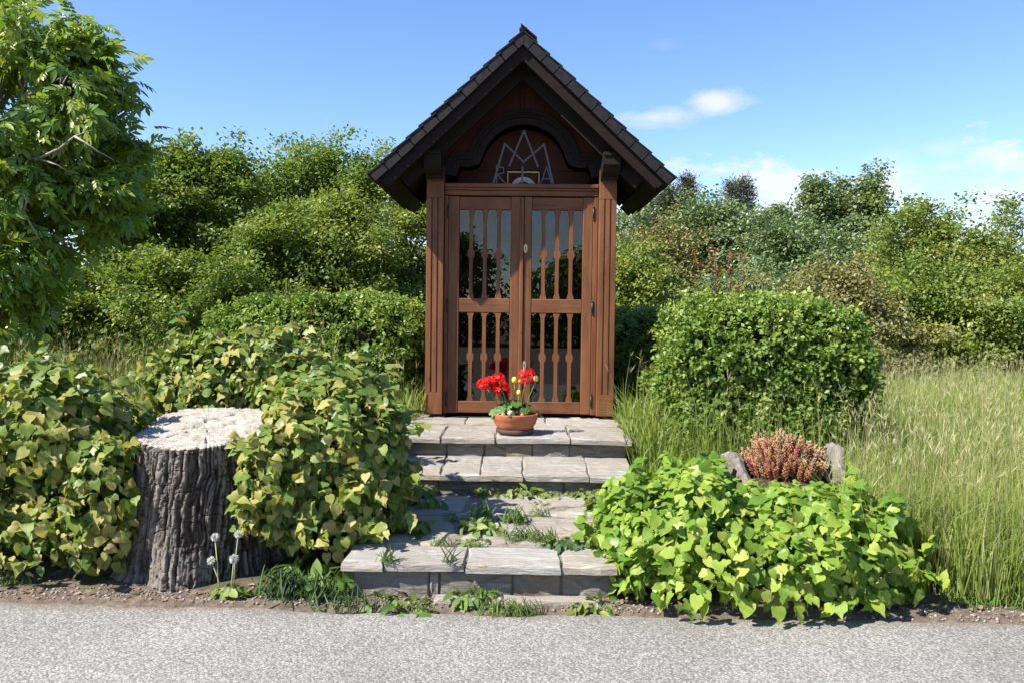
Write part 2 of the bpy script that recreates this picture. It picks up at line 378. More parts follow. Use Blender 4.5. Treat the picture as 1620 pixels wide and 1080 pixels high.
# ------------------------------------------------------------------ setting: ground and road
def gz(x, y):
    x = np.asarray(x, float); y = np.asarray(y, float)
    base = 0.005 + .09 * sstep(3.75, 5.2, y)
    mound = .40 * np.exp(-(np.abs(x) / 1.9) ** 4) * sstep(4.6, 6.0, y) * (1 - sstep(9, 14, y))
    n = vnoise(np.stack([x * 3.1, y * 3.1, x * 0 + 2.5], -1).reshape(-1, 3)).reshape(x.shape) * .018 * sstep(3.7, 4.2, y)
    z = base + mound + n
    # keeps under the road
    return np.where(y < 3.62, -.03, np.where(y < 3.74, -.03 + (y - 3.62) / .12 * .04, z))
def g1(x, y): return float(gz(np.array([x]), np.array([y]))[0])
def build_ground():
    xs = np.concatenate([np.linspace(-900, -40, 12), np.linspace(-36, -8, 22), np.linspace(-7.6, 7.6, 150), np.linspace(8, 36, 22), np.linspace(40, 900, 12)])
    ys = np.concatenate([np.linspace(-900, -30, 12), np.linspace(-25, 3.3, 20), np.linspace(3.5, 10, 110), np.linspace(10.4, 40, 30), np.linspace(46, 1500, 14)])
    X, Y = np.meshgrid(xs, ys); Z = gz(X, Y); nx, ny = len(xs), len(ys)
    V = np.stack([X, Y, Z], -1).reshape(-1, 3); i = (np.arange(ny - 1)[:, None] * nx + np.arange(nx - 1)[None]).ravel()
    F = np.stack([i, i + 1, i + 1 + nx, i + nx], -1)
    link('ground', mesh_np('ground', V, F, mat_ground(), True), kind='structure', label='brown soil and turf ground around the shrine')
    # road: one sheet with a ragged edge
    rx = np.concatenate([np.linspace(-60, -6, 40), np.linspace(-5.9, 5.9, 240), np.linspace(6, 60, 40)])
    e = 3.70 - .012 * rx * (np.abs(rx) < 6) - .072 * np.sign(rx) * (np.abs(rx) >= 6) + .035 * vnoise(np.stack([rx * 2.3, rx * 0 + .3, rx * 0], -1)) + .015 * vnoise(np.stack([rx * 11, rx * 0 + 5, rx * 0], -1))
    rows = [np.full_like(rx, -3.2), np.full_like(rx, 0), np.full_like(rx, 2), np.full_like(rx, 3), e - .25, e - .06, e]
    rz = [0, .01, .01, .006, .004, 0, -.022]
    V = np.concatenate([np.stack([rx, r, rx * 0 + z], -1) for r, z in zip(rows, rz)]); n = len(rx)
    i = (np.arange(len(rows) - 1)[:, None] * n + np.arange(n - 1)[None]).ravel()
    link('road', mesh_np('road', V, np.stack([i, i + 1, i + 1 + n, i + n], -1), mat_road(), True), kind='structure', label='pale gravelly asphalt road')
build_ground()

# ------------------------------------------------------------------ wayside shrine
SH_Y = 6.53; S = 190.0
def sx(px): return (px - 822) / S
def sz(py): return CAM_H + (500 - py) / S
FR = 6.08                       # front plane of the roof verge
APEX_Z, EAVE_Z, EAVE_X = 3.60, 2.485, 1.185
ROOF_B = 8.05
SLOPE = math.atan2(APEX_Z - EAVE_Z, EAVE_X); RL = math.hypot(APEX_Z - EAVE_Z, EAVE_X)
def roof_z(x, off=0.0): return APEX_Z - abs(x) * math.tan(SLOPE) - off / math.cos(SLOPE)
def slope_quad(side, a0, a1, p0, p1):
    """four x,z points: distance a along slope from apex, p = depth below the roof surface"""
    c, s = math.cos(SLOPE), math.sin(SLOPE)
    f = lambda a, p: (side * (a * c - p * s), APEX_Z - a * s - p * c)
    k = math.tan(SLOPE) if a0 == 0 else 0      # mitre at the ridge
    q = [f(a0 + k * p0, p0), f(a0 + k * p1, p1), f(a1, p1), f(a1, p0)]
    return q if side > 0 else q[::-1]
shrine = thing('wayside_shrine', (0, SH_Y, .56), 'brown wooden wayside shrine with steep slate roof and glazed double doors', 'shrine')
def SP(mb, name, mat, parent=None, smooth=False, **k):
    """part of the shrine: world-coordinate mesh moved to the local frame"""
    base = (0, SH_Y, .56)
    mb.v = [(x - base[0], y - base[1], z - base[2]) for x, y, z in mb.v]
    return mb.build(name, mat, parent or shrine, smooth, **k)
def build_shrine():
    zb = .585
    # ---- roof
    m = MB()
    for sd in (-1, 1):
        q = slope_quad(sd, 0, RL - .01, .03, .062); m.prism_xz(q, FR + .03, ROOF_B)
    roof = SP(m, 'roof', DWY)
    for sd in (-1, 1):
        n = 12; st = RL / n
        for i in range(n):
            j = random.uniform(-.003, .003)
            q = slope_quad(sd, i * st + .004 if i else 0, (i + 1) * st - .004, .010 + j, .086 + j + random.uniform(0, .004))
            SP(MB().prism_xz(q, FR - .004 + random.uniform(-.003, .003), FR + .014), 'verge_slate', VSLATE, roof)
        for i in range(n):      # overlapping slate courses on the roof surface, each tipped up at its tail
            c, s = math.cos(SLOPE), math.sin(SLOPE); a0, a1 = i * st - .02, (i + 1) * st + .015
            f = lambda a, p: (sd * (a * c - p * s), APEX_Z - a * s - p * c)
            q = [f(a0, .022), f(a0, .012), f(a1, -.004), f(a1, .006)]
            if sd < 0: q = q[::-1]
            q = q[::-1]
            mm = MB(); x = FR - .012
            while x < ROOF_B:
                w = random.uniform(.16, .22); jj = random.uniform(-.003, .003)
                mm.prism_xz([(u + sd * jj, w_) for u, w_ in q], x, min(x + w - .004, ROOF_B + .02)); x += w
            SP(mm, 'slate_course', SLATE, roof)
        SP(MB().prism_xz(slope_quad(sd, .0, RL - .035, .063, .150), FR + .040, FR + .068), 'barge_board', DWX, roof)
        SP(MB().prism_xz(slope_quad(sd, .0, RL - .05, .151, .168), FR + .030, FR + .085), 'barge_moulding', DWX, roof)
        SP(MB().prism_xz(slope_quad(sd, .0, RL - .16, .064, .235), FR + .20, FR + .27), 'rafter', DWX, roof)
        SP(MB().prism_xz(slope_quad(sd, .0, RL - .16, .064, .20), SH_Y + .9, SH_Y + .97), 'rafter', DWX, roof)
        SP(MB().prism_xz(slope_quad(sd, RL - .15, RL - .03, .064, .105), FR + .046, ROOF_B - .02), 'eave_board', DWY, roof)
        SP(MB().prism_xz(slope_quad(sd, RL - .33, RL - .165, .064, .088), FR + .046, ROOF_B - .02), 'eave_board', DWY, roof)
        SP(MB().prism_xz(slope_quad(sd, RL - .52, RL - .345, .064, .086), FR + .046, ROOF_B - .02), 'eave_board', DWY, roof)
    m = MB()   # ridge: the right hand course oversails the left
    m.prism_xz([(-.020, APEX_Z + .030), (-.016, APEX_Z + .018), (.10, APEX_Z - .083), (.106, APEX_Z - .074)], FR - .03, ROOF_B + .02)
    SP(m, 'ridge_slate', SLATE, roof)
    # ---- posts with fluting
    for sd in (-1, 1):
        xc = sx(688) if sd < 0 else sx(957); w = .071; y0, y1 = SH_Y - .075, SH_Y + .065; z0, z1 = zb, 2.62
        gs = [(-.024), (.024)]
        pts = [(-w, y1), (-w, y0 + .004), (-w + .004, y0)]
        for g in gs: pts += [(g - .007, y0), (g - .004, y0 + .013), (g + .004, y0 + .013), (g + .007, y0)]
        pts += [(w - .004, y0), (w, y0 + .004), (w, y1)]
        n = len(pts); za, zc = zb + .18, 2.36
        V = [(xc + a, b, za) for a, b in pts] + [(xc + a, b, zc) for a, b in pts]
        m = MB().add(V, [(i, (i + 1) % n, (i + 1) % n + n, i + n) for i in range(n)])
        m.box(xc - w, xc + w, y0, y1, z0, za); m.box(xc - w, xc + w, y0, y1, zc, z1)
        SP(m, 'post', WZ)
        # purlin end with a shaped nose
        yf, yb = FR + .13, ROOF_B - .12; zt, zl = 2.695, 2.50
        prof = [(yb, zl + .01), (yf + .22, zl + .01), (yf + .17, zl), (yf + .15, zl + .028), (yf + .05, zl + .05), (yf + .012, zl + .085), (yf, zl + .10), (yf, zt - .03), (yf - .012, zt - .028), (yf - .012, zt), (yb, zt)]
        SP(MB().prism_yz(prof[::-1], xc - .068, xc + .068), 'purlin', DWY)
        # jamb strips beside the doors
        a, b_ = (sx(702), sx(707.5)) if sd < 0 else (sx(935.5), sx(943))
        SP(MB().box(a, b_, SH_Y - .012, SH_Y + .06, zb, sz(312)), 'door_jamb', WZ)
        # side wall of upright boards
        for i in range(8):
            yy = SH_Y + .07 + i * .135
            SP(MB().box(xc - .02, xc + .02, yy, yy + .131, zb, 2.60, .006), 'wall_board', WZ)
    for i in range(10):
        xx = -.70 + i * .141
        SP(MB().box(xx, xx + .137, SH_Y + 1.16, SH_Y + 1.19, zb, min(roof_z(xx, .08), roof_z(xx + .137, .08)) - .01, .006), 'wall_board', INNER)
    SP(MB().prism_xz([(-.70, zb), (.70, zb), (.70, roof_z(.70, .1)), (0, roof_z(0, .1)), (-.70, roof_z(.70, .1))], SH_Y + 1.195, SH_Y + 1.215), 'back_panel', DWZ)
    SP(MB().box(-.70, .70, SH_Y + .075, SH_Y + 1.15, zb - .02, zb + .03), 'floor_board', INNER)
    SP(MB().box(-.62, .62, SH_Y - .03, SH_Y + 1.1, .545, zb - .022), 'sill_beam', DWX)
    # ---- lintel: stacked mouldings
    xl, xr = sx(702), sx(943)
    m = MB(); m.box(xl, xr, SH_Y - .045, SH_Y + .06, sz(299.5), sz(293.5)); m.box(xl, xr, SH_Y - .030, SH_Y + .06, sz(303.5), sz(299.7)); m.box(xl, xr, SH_Y - .018, SH_Y + .06, sz(311.5), sz(303.7))
    SP(m, 'lintel', WX)
    # ---- doors
    def door(x0, x1, sw0, sw1, hinge_left):
        yF, yK = SH_Y - .008, SH_Y + .036; zt, zl = sz(313), sz(654)
        m = MB(); m.box(x0, x0 + sw0, yF, yK, zl, zt); m.box(x1 - sw1, x1, yF, yK, zl, zt)
        # beaded edge on the stiles
        dr = SP(m, 'door', WZ); xi0, xi1 = x0 + sw0, x1 - sw1
        zr = [(sz(333), zt - .003), (sz(495), sz(473)), (zl + .003, sz(635))]
        for a, b_ in zr:
            SP(MB().box(xi0 + .001, xi1 - .001, yF + .003, yK - .003, a, b_), 'rail', WX, dr)
        for (a, b_) in ((sz(473), sz(333)), (sz(635), sz(495))):
            SP(MB().box(xi0 - .004, xi1 + .004, yK - .014, yK - .010, a - .004, b_ + .004, .001), 'pane', GLASS, dr)
            h = b_ - a; k = 3
            for i in range(k):
                xc = xi0 + (xi1 - xi0) * (i + .86) / (k + .72)
                half = [(0, .031), (.018, .031), (.03, .024), (.05, .0185), (.10, .0175), (h * .5 - .045, .0185), (h * .5 - .036, .0195), (h * .5 - .03, .027), (h * .5 - .018, .0335), (h * .5, .035)]
                half = half + [(h - t, w) for t, w in half[::-1][1:]]
                pl = [(xc + w * .84, a + t) for t, w in half] + [(xc - w * .84, a + t) for t, w in half[::-1]]
                SP(MB().prism_xz(pl, yF + .008, yF + .030), 'baluster', WZ, dr)
        hx = x0 - .004 if hinge_left else x1 + .004
        for z in (sz(338), sz(486), sz(632)):
            mm = MB().tube([(hx, yF - .008, z - .042), (hx, yF - .008, z + .042)], .008, 8)
            mm.tube([(hx, yF - .008, z + .042), (hx, yF - .008, z + .052), (hx, yF - .008, z + .06)], [.005, .009, .003], 8)
            mm.tube([(hx, yF - .008, z - .06), (hx, yF - .008, z - .052), (hx, yF - .008, z - .042)], [.003, .009, .005], 8)
            SP(mm, 'hinge', IRON, dr, True)
        return dr
    dl = door(sx(708), sx(824.5), sx(725) - sx(708), sx(824.5) - sx(806), True)
    dr = door(sx(827), sx(935), sx(839.5) - sx(827), sx(935) - sx(919.5), False)
    SP(MB().box(sx(820.5), sx(826.5), SH_Y - .022, SH_Y - .0085, sz(653), sz(314)), 'cover_strip', WZ, dl)
    for py in (394, 577):
        z = sz(py); x = sx(829.8); yF = SH_Y - .009
        pl = [(x + .016 * math.cos(t), z + .036 * math.sin(t) * (1 if abs(math.sin(t)) < .9 else 1.05)) for t in [2 * math.pi * k / 20 for k in range(20)]]
        lp = SP(MB().prism_xz(pl, yF - .006, yF + .002), 'lock_plate', BRASS, dr)
        mm = MB().tube([(x, yF - .0085, z + .006), (x, yF - .004, z + .006)], .0055, 10); mm.box(x - .0025, x + .0025, yF - .0085, yF - .004, z - .016, z + .004, .001)
        SP(mm, 'keyhole', IRON, dr)
    # ---- gable with baroque arch
    CZ, R = 2.628, .437; cx0 = .018
    arc = []
    a0 = math.asin(.088 / R)
    for k in range(25):
        t = a0 + (math.pi / 2 - a0) * (1 - k / 24); arc.append((R * math.cos(t), CZ + R * math.sin(t)))
    sh = [(.455, 2.712), (.525, 2.716)] + [(.525 + .115 * math.sin(u), 2.716 - .035 - .13 * (1 - math.cos(u)) + .035 * math.cos(u)) for u in np.linspace(.12, math.pi / 2, 9)]
    half = arc + sh
    prof = [(-x + cx0, z) for x, z in half[::-1]] + [(x + cx0, z) for x, z in half[1:]]     # left to right
    def offset(pl, d):
        r = []
        for i, (x, z) in enumerate(pl):
            a = pl[max(i - 1, 0)]; b = pl[min(i + 1, len(pl) - 1)]; t = Vector((b[0] - a[0], b[1] - a[1])).normalized()
            r.append((x + t.y * d, z - t.x * d))
        return r
    def band(d0, d1, y0, y1):
        A, B = offset(prof, d0), offset(prof, d1); m = MB()
        n = len(A); V = [(x, y0, z) for x, z in A] + [(x, y0, z) for x, z in B] + [(x, y1, z) for x, z in A] + [(x, y1, z) for x, z in B]
        Fc = []
        for i in range(n - 1):
            Fc += [(n + i, n + i + 1, i + 1, i), (i, i + 1, 2 * n + i + 1, 2 * n + i), (n + i + 1, n + i, 3 * n + i, 3 * n + i + 1), (2 * n + i, 2 * n + i + 1, 3 * n + i + 1, 3 * n + i)]
        Fc += [(0, 2 * n, 3 * n, n), (n - 1, 2 * n - 1, 4 * n - 1, 3 * n - 1)]
        return m.add(V, Fc)
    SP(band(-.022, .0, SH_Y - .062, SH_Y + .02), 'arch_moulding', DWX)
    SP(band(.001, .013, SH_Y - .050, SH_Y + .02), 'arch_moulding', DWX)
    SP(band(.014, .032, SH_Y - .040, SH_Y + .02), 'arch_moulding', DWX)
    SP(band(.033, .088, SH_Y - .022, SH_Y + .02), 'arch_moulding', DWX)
    for sd in (-1, 1):     # gable boards above the arch
        side = [p for p in offset(prof, -.020) if (p[0] - .0) * sd >= .002]
        side.sort(key=lambda p: abs(p[0]))
        side = [(.003 * sd, side[0][1])] + side + [(sd * .665, side[-1][1])]
        V = []; Fc = []; n = len(side)
        for y in (SH_Y - .02, SH_Y + .02):
            V += [(x, y, z) for x, z in side] + [(x, y, roof_z(x, .064)) for x, z in side]
        for i in range(n - 1):
            f = (i, i + 1, n + i + 1, n + i); g = tuple(2 * n + k for k in f)
            Fc += [f if sd > 0 else f[::-1], g[::-1] if sd > 0 else g]
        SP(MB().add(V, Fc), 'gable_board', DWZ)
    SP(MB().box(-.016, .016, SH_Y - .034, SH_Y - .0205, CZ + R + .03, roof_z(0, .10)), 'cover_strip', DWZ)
    # lunette glazing, monogram and the picture inside
    inner = offset(prof, .07)
    inn = [(x, z) for x, z in inner if abs(x - cx0) < .60]
    zl = sz(294.5); poly = [(inn[0][0], zl)] + [(inn[-1][0], zl)] + inn[::-1]
    SP(MB().prism_xz([(x, z) for x, z in poly], SH_Y + .26, SH_Y + .275), 'lunette_back', INNER)
    SP(MB().box(-.66, .66, SH_Y + .061, SH_Y + 1.15, zl - .03, zl - .012), 'ceiling_board', DWZ)
    def zp(zx, zy, y=SH_Y - .02): return (sx(560 + zx / 3), y, sz(20 + zy / 3))
    def bar(a, b, w=.013):
        a, b = zp(*a), zp(*b); d = Vector((b[0] - a[0], b[2] - a[2])).normalized(); nx_, nz_ = -d.y * w / 2, d.x * w / 2
        ex, ez = d.x * w * .45, d.y * w * .45
        return [(a[0] - ex - nx_, a[2] - ez - nz_), (b[0] + ex - nx_, b[2] + ez - nz_), (b[0] + ex + nx_, b[2] + ez + nz_), (a[0] - ex + nx_, a[2] - ez + nz_)]
    def letter(name, bars, dy):
        m = MB()
        for i, (p, q, w) in enumerate(bars):
            yy = SH_Y - .012 - dy - .0012 * i; m.prism_xz(bar(p, q, w), yy, yy + .012)
        SP(m, name, ZINC)
    letter('letter_m', [((652, 822), (705, 632), .016), ((705, 632), (795, 716), .014), ((795, 716), (890, 634), .014), ((890, 634), (936, 822), .016)], 0)
    letter('letter_a', [((728, 735), (795, 574), .015), ((795, 574), (862, 738), .015)], .016)
    letter('letter_r', [((668, 735), (668, 820), .009), ((668, 738), (700, 745), .008), ((700, 745), (702, 768), .008), ((702, 768), (668, 778), .008), ((672, 778), (712, 820), .009)], .002)
    letter('letter_i', [((790, 742), (790, 822), .016)], .004)
    letter('letter_a', [((876, 820), (903, 738), .009), ((903, 738), (928, 820), .009), ((884, 795), (922, 795), .007)], .004)
    # framed arched picture on the back of the lunette
    yb = SH_Y + .22
    m = MB(); pa = [zp(720, 830), zp(870, 830), zp(870, 745), zp(720, 745)]
    SP(MB().prism_xz([(p[0], p[2]) for p in pa], yb, yb + .02), 'picture_board', INNER)
    m = MB(); z_ = zp(795, 745)[2]; m.box(zp(716, 0)[0], zp(874, 0)[0], yb - .012, yb + .022, z_, z_ + .014); m.box(zp(716, 0)[0], zp(722, 0)[0], yb - .010, yb + .022, zp(0, 838)[2], z_ - .001); m.box(zp(868, 0)[0], zp(874, 0)[0], yb - .010, yb + .022, zp(0, 838)[2], z_ - .001)
    SP(m, 'picture_frame', GOLD)
    m = MB(); c = zp(795, 830); n = 16
    o = [(c[0] + .115 * math.cos(t), c[2] + .115 * math.sin(t)) for t in np.linspace(0, math.pi, n)]; i_ = [(c[0] + .075 * math.cos(t), c[2] + .075 * math.sin(t)) for t in np.linspace(0, math.pi, n)]
    for k in range(n - 1): m.prism_xz([o[k], o[k + 1], i_[k + 1], i_[k]], yb - .014, yb - .001)
    SP(m, 'niche_arch', PALE)
    SP(MB().box(-.60, .60, SH_Y + .75, SH_Y + 1.15, zb + .03, 1.42), 'altar_table', DWX)
    m = MB()
    for px_ in (-.35, .35): m.lathe([(.03, 0), (.035, .01), (.012, .03), (.012, .18), (.02, .19), (.012, .2), (.012, .34), (0.001, .35)], (px_, SH_Y + .9, 1.42), 12)
    SP(m, 'candlestick', GOLD, None, True)
build_shrine()

# ------------------------------------------------------------------ stone steps
steps = thing('stone_steps', (0, 3.79, 0), 'weathered stone slab steps leading up to the shrine, weeds in the joints', 'steps')
def rough_poly(poly, seg=.07, amp=.006):
    out = []
    for i in range(len(poly)):
        a, b = Vector(poly[i]), Vector(poly[(i + 1) % len(poly)]); n = max(2, int((b - a).length / seg)); d = (b - a).normalized(); nn = Vector((d.y, -d.x))
        for k in range(n): out.append(a.lerp(b, k / n) + nn * random.uniform(-amp, amp) + d * random.uniform(-amp, amp))
    return out
def slab(name, poly, zf, th, mat, amp=.006, ch=.010):
    """rough-edged stone; poly ccw in x,y; zf(x,y) = top height"""
    r = rough_poly(poly, .08, amp); n = len(r); c = sum(r, Vector((0, 0))) / n
    V = []; b = (0, 3.79)
    def put(p, z): V.append((p.x - b[0], p.y - b[1], z))
    for p in r: put(p, zf(p.x, p.y) - th)
    for p in r: put(p, zf(p.x, p.y) - ch * random.uniform(.6, 1.6))
    for p in r:
        q = p + (c - p).normalized() * ch * random.uniform(.5, 1.6); put(q, zf(q.x, q.y) + random.uniform(-.002, .003))
    for p in r:
        q = p.lerp(c, .42); put(q, zf(q.x, q.y) + random.uniform(-.004, .005))
    put(c, zf(c.x, c.y) + random.uniform(-.003, .004))
    F = [tuple(range(n))[::-1]]
    for k in range(3):
        F += [(k * n + i, k * n + (i + 1) % n, (k + 1) * n + (i + 1) % n, (k + 1) * n + i) for i in range(n)]
    F += [(3 * n + i, 3 * n + (i + 1) % n, 4 * n) for i in range(n)]
    me = mesh_np(name, V, F, mat)
    return link(name, me, steps)
def build_steps():
    rect = lambda x0, x1, y0, y1: [(x0, y0), (x1, y0), (x1, y1), (x0, y1)]
    g = .0028
    zl = lambda x, y: .558 + .004 * math.sin(x * 5)
    xs = [-.93] + [(p - 822) / 228 for p in (699, 786, 905)] + [.79]
    for i in range(4): slab('landing_slab', rect(xs[i] + g, xs[i + 1] - g, 5.43 + random.uniform(-.012, .012), 6.05 + random.uniform(-.06, .06)), zl, .042, STEP)
    xs = [-.95, -.42, .22, .82]
    for i in range(3): slab('landing_slab', rect(xs[i] + g, xs[i + 1] - g, 6.13, 6.62), zl, .05, STEPR[i % 4])
    z2 = lambda x, y: .383 + (y - 5.03) * .08
    xs = [-.98] + [(p - 822) / 247 for p in (699, 762, 830, 936)] + [.76]
    for i in range(5): slab('tread_slab', rect(xs[i] + g, xs[i + 1] - g, 5.02 + random.uniform(-.012, .012), 5.50), z2, .044, STEP)
    z3 = lambda x, y: .188 + (y - 3.79) * .058
    xs = [-.86] + [(p - 822) / 327 for p in (607, 740, 895)] + [.50]
    for i in range(4): slab('edge_slab', rect(xs[i] + g * 1.6, xs[i + 1] - g * 1.6, 3.79 + random.uniform(-.012, .012), 4.04 + random.uniform(-.01, .02)), z3, .042, STEP, .007)
    flags = [[(-.88, 4.08), (-.42, 4.07), (-.34, 4.30), (-.42, 4.56), (-.86, 4.50)],
             [(-.37, 4.07), (-.05, 4.09), (-.10, 4.22), (-.27, 4.27)],
             [(.0, 4.08), (.28, 4.08), (.26, 4.17), (.02, 4.16)],
             [(.32, 4.07), (.51, 4.08), (.51, 4.22), (.30, 4.20)],
             [(-.06, 4.24), (.52, 4.26), (.53, 4.52), (.10, 4.56), (-.14, 4.42)],
             [(-.30, 4.34), (-.20, 4.46), (.04, 4.60), (-.30, 4.66), (-.38, 4.58)],
             [(-.88, 4.55), (-.42, 4.61), (-.33, 4.70), (-.30, 4.94), (-.88, 4.98)],
             [(.12, 4.61), (.53, 4.57), (.53, 4.78), (.34, 4.74)],
             [(-.25, 4.71), (.06, 4.65), (.33, 4.79), (.53, 4.83), (.52, 5.0), (-.22, 4.99)]]
    for i, f in enumerate(flags): slab('flagstone', f, z3, .06, STEPR[i % 4], .012, .012)
    # risers
    def riser(xs, y0, y1, z0, z1, mats=None):
        for i in range(len(xs) - 1):
            p = [(xs[i] + .0015, z0), (xs[i + 1] - .0015, z0), (xs[i + 1] - .0015, z1), (xs[i] + .0015, z1)]
            r = rough_poly(p, .06, .003); n = len(r); c = sum(r, Vector((0, 0))) / n
            V = [(q.x, y1 - 3.79, q.y) for q in r] + [(q.x, y0 - 3.79 + .012, q.y) for q in r]
            V += [(q.x + (c.x - q.x) * .06, y0 - 3.79 + random.uniform(-.006, .006), q.y + (c.y - q.y) * .16) for q in r] + [(q.x + (c.x - q.x) * .5, y0 - 3.79 + random.uniform(-.012, .006), q.y + (c.y - q.y) * .5) for q in r] + [(c.x, y0 - 3.79 - .004, c.y)]
            F = []
            for k in range(3): F += [(k * n + a, k * n + (a + 1) % n, (k + 1) * n + (a + 1) % n, (k + 1) * n + a) for a in range(n)]
            F += [(3 * n + a, 3 * n + (a + 1) % n, 4 * n) for a in range(n)]
            link('riser_stone', mesh_np('riser_stone', V, F, RISER), steps)
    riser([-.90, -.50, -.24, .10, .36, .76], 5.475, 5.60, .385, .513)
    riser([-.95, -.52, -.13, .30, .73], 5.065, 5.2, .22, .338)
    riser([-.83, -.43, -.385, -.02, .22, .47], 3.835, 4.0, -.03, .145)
    slab('foot_slab', [(-.40, 3.745), (.0, 3.735), (.42, 3.74), (.44, 3.83), (-.40, 3.83)], lambda x, y: .028, .06, STEPR[0], .012)
    m = MB()      # rubble and mortar body under the slabs
    b = 3.79
    m.box(-.84, .46, .06, 1.30, -.05, .168, .01); m.box(-.94, .72, 1.305, 1.75, -.05, .345, .01); m.box(-.90, .76, 1.715, 2.84, -.05, .515, .01)
    m.prism_yz([(.075, .10), (1.28, .10), (1.28, .188 + 1.28 * .058 - .014), (.075, .180)][::-1], -.845, .475)
    m.prism_yz([(1.305, .30), (1.72, .30), (1.72, .383 + .48 * .08 - .014), (1.305, .374)][::-1], -.96, .745)
    m.prism_yz([(1.715, .50), (2.835, .50), (2.835, .545), (1.715, .545)][::-1], -.915, .775)
    m.build('mortar_bed', MORTAR, steps)
build_steps()

# ------------------------------------------------------------------ leaves and crowns
T_RHOMB = (np.array([(0, 0, 0), (-.30, .45, .07), (0, 1, -.04), (.30, .45, .07)]), np.array([(0, 3, 2), (0, 2, 1)]))
_h = [(0, 0), (0, .38), (0, .72), (0, 1.08)]; _r = [(.22, -.12), (.46, .02), (.53, .30), (.42, .57), (.20, .84)]
def _heart():
    pts = _h + _r + [(-x, y) for x, y in _r]
    V = np.array([(x, y - .0, .34 * abs(x) ** 1.2 - .30 * max(y, 0) ** 2 - .10 * (abs(x) > .4) + .05 * math.sin(y * 9) * (abs(x) > .1)) for x, y in pts])
    f = [(0, 4, 5), (0, 5, 1), (5, 6, 1), (6, 7, 1), (1, 7, 2), (7, 8, 2), (8, 3, 2)]
    mir = lambda i: i if i < 4 else i + 5
    F = f + [tuple(mir(i) for i in t)[::-1] for t in f]
    return V, np.array(F)
T_HEART = _heart()
def _ell():
    o = [(0, 0), (.17, .2), (.23, .5), (.14, .8), (0, 1.0)]; V = o + [(-x, y) for x, y in o[1:4]] + [(0, .5)]
    Z = [.10 * abs(x) * 2 - .18 * y * y for x, y in V]
    F = [(0, 1, 8), (1, 2, 8), (2, 3, 8), (3, 4, 8), (8, 5, 0), (8, 6, 5), (8, 7, 6), (8, 4, 7)]
    return np.array([(x, y, z) for (x, y), z in zip(V, Z)]), np.array(F)
T_ELL = _ell()
def _compound():
    """walnut leaf: seven drooping leaflets on a stalk"""
    Vs, Fs = [], []; o = 0
    lv, lf = T_ELL
    def put(base, ang, size, droop):
        nonlocal o
        c, s = math.cos(ang), math.sin(ang); v = lv * size
        x = v[:, 0] * c + v[:, 1] * s; y = -v[:, 0] * s + v[:, 1] * c; z = v[:, 2] - droop * (v[:, 1] / size) * size
        Vs.append(np.stack([x + base[0], y + base[1], z + base[2]], -1)); Fs.append(lf + o); o += len(lv)
    for k, t in enumerate((.32, .55, .78)):
        for s in (-1, 1): put((0, t * .9, -.25 * t * t), s * (1.15 - .18 * k), .40 + .05 * k, .35)
    put((0, .88, -.22), 0, .55, .45)
    Vs.append(np.array([(-.012, 0, 0), (.012, 0, 0), (.008, .9, -.2), (-.008, .9, -.2)])); Fs.append(np.array([(o, o + 1, o + 2), (o, o + 2, o + 3)]))
    return np.concatenate(Vs), np.concatenate(Fs)
T_COMP = _compound()
def leaf_frames(N, T):
    N = unit(N); T = unit(T - (T * N).sum(-1, keepdims=True) * N); B = np.cross(T, N); return B, T, N
def leaf_mesh(name, Pn, N, T, size, tmpl, mat, attr=None, widen=None):
    B, T, N = leaf_frames(N, T); tv, tf = tmpl; n, k = len(Pn), len(tv)
    s = np.broadcast_to(np.asarray(size, float).reshape(-1, 1, 1), (n, 1, 1)); w = 1 if widen is None else widen
    V = Pn[:, None] + s * (tv[None, :, 0:1] * B[:, None] * w + tv[None, :, 1:2] * T[:, None] + tv[None, :, 2:3] * N[:, None])
    F = (tf[None] + (np.arange(n) * k)[:, None, None]).reshape(-1, tf.shape[1])
    if attr is None: attr = rng.random(n)
    return mesh_np(name, V.reshape(-1, 3), F, mat, attr=np.repeat(attr, k))
def rdir(n): return unit(rng.normal(size=(n, 3)))
def crown_clumps(n, W, D, H, z0, shape='round', lump=.28, seed=0, surf=.82, freq=2.2):
    """points filling a lumpy envelope standing on z0; returns points and outward directions"""
    t = rng.random(n) ** .9; th = rng.random(n) * 2 * np.pi
    if shape == 'round': R = np.sqrt(np.clip(1 - (2 * t - .92) ** 2 / 1.18, .02, 1))
    elif shape == 'bush': R = np.clip(1 - t ** 2.4, .03, 1) ** .55 * (.82 + .18 * np.sin(t * 3.1))
    elif shape == 'spire': R = np.clip((1 - t) ** .7, .03, 1) * (.45 + .55 * np.minimum(1, t * 3 + .5))
    elif shape == 'column': R = np.sqrt(np.clip(1 - t ** 3, .02, 1)) * .95
    d = np.stack([np.cos(th), np.sin(th), t * 2 - 1], -1)
    lum = 1 + lump * vnoise(d * freq + seed * 7.3) + lump * .6 * vnoise(d * freq * 2.3 + seed * 3.1)
    rr = R * lum * (surf + (1 - surf) * rng.normal(size=n) * .9) * np.where(rng.random(n) < .25, rng.random(n), 1)
    tt = t * (1 + .10 * lump * 3 * vnoise(d * freq * 1.3 + 11 + seed))
    p = np.stack([np.cos(th) * rr * W / 2, np.sin(th) * rr * D / 2, z0 + tt * H], -1)
    c = np.array([0, 0, z0 + .42 * H]); return p, unit((p - c) / np.array([W, D, H]))
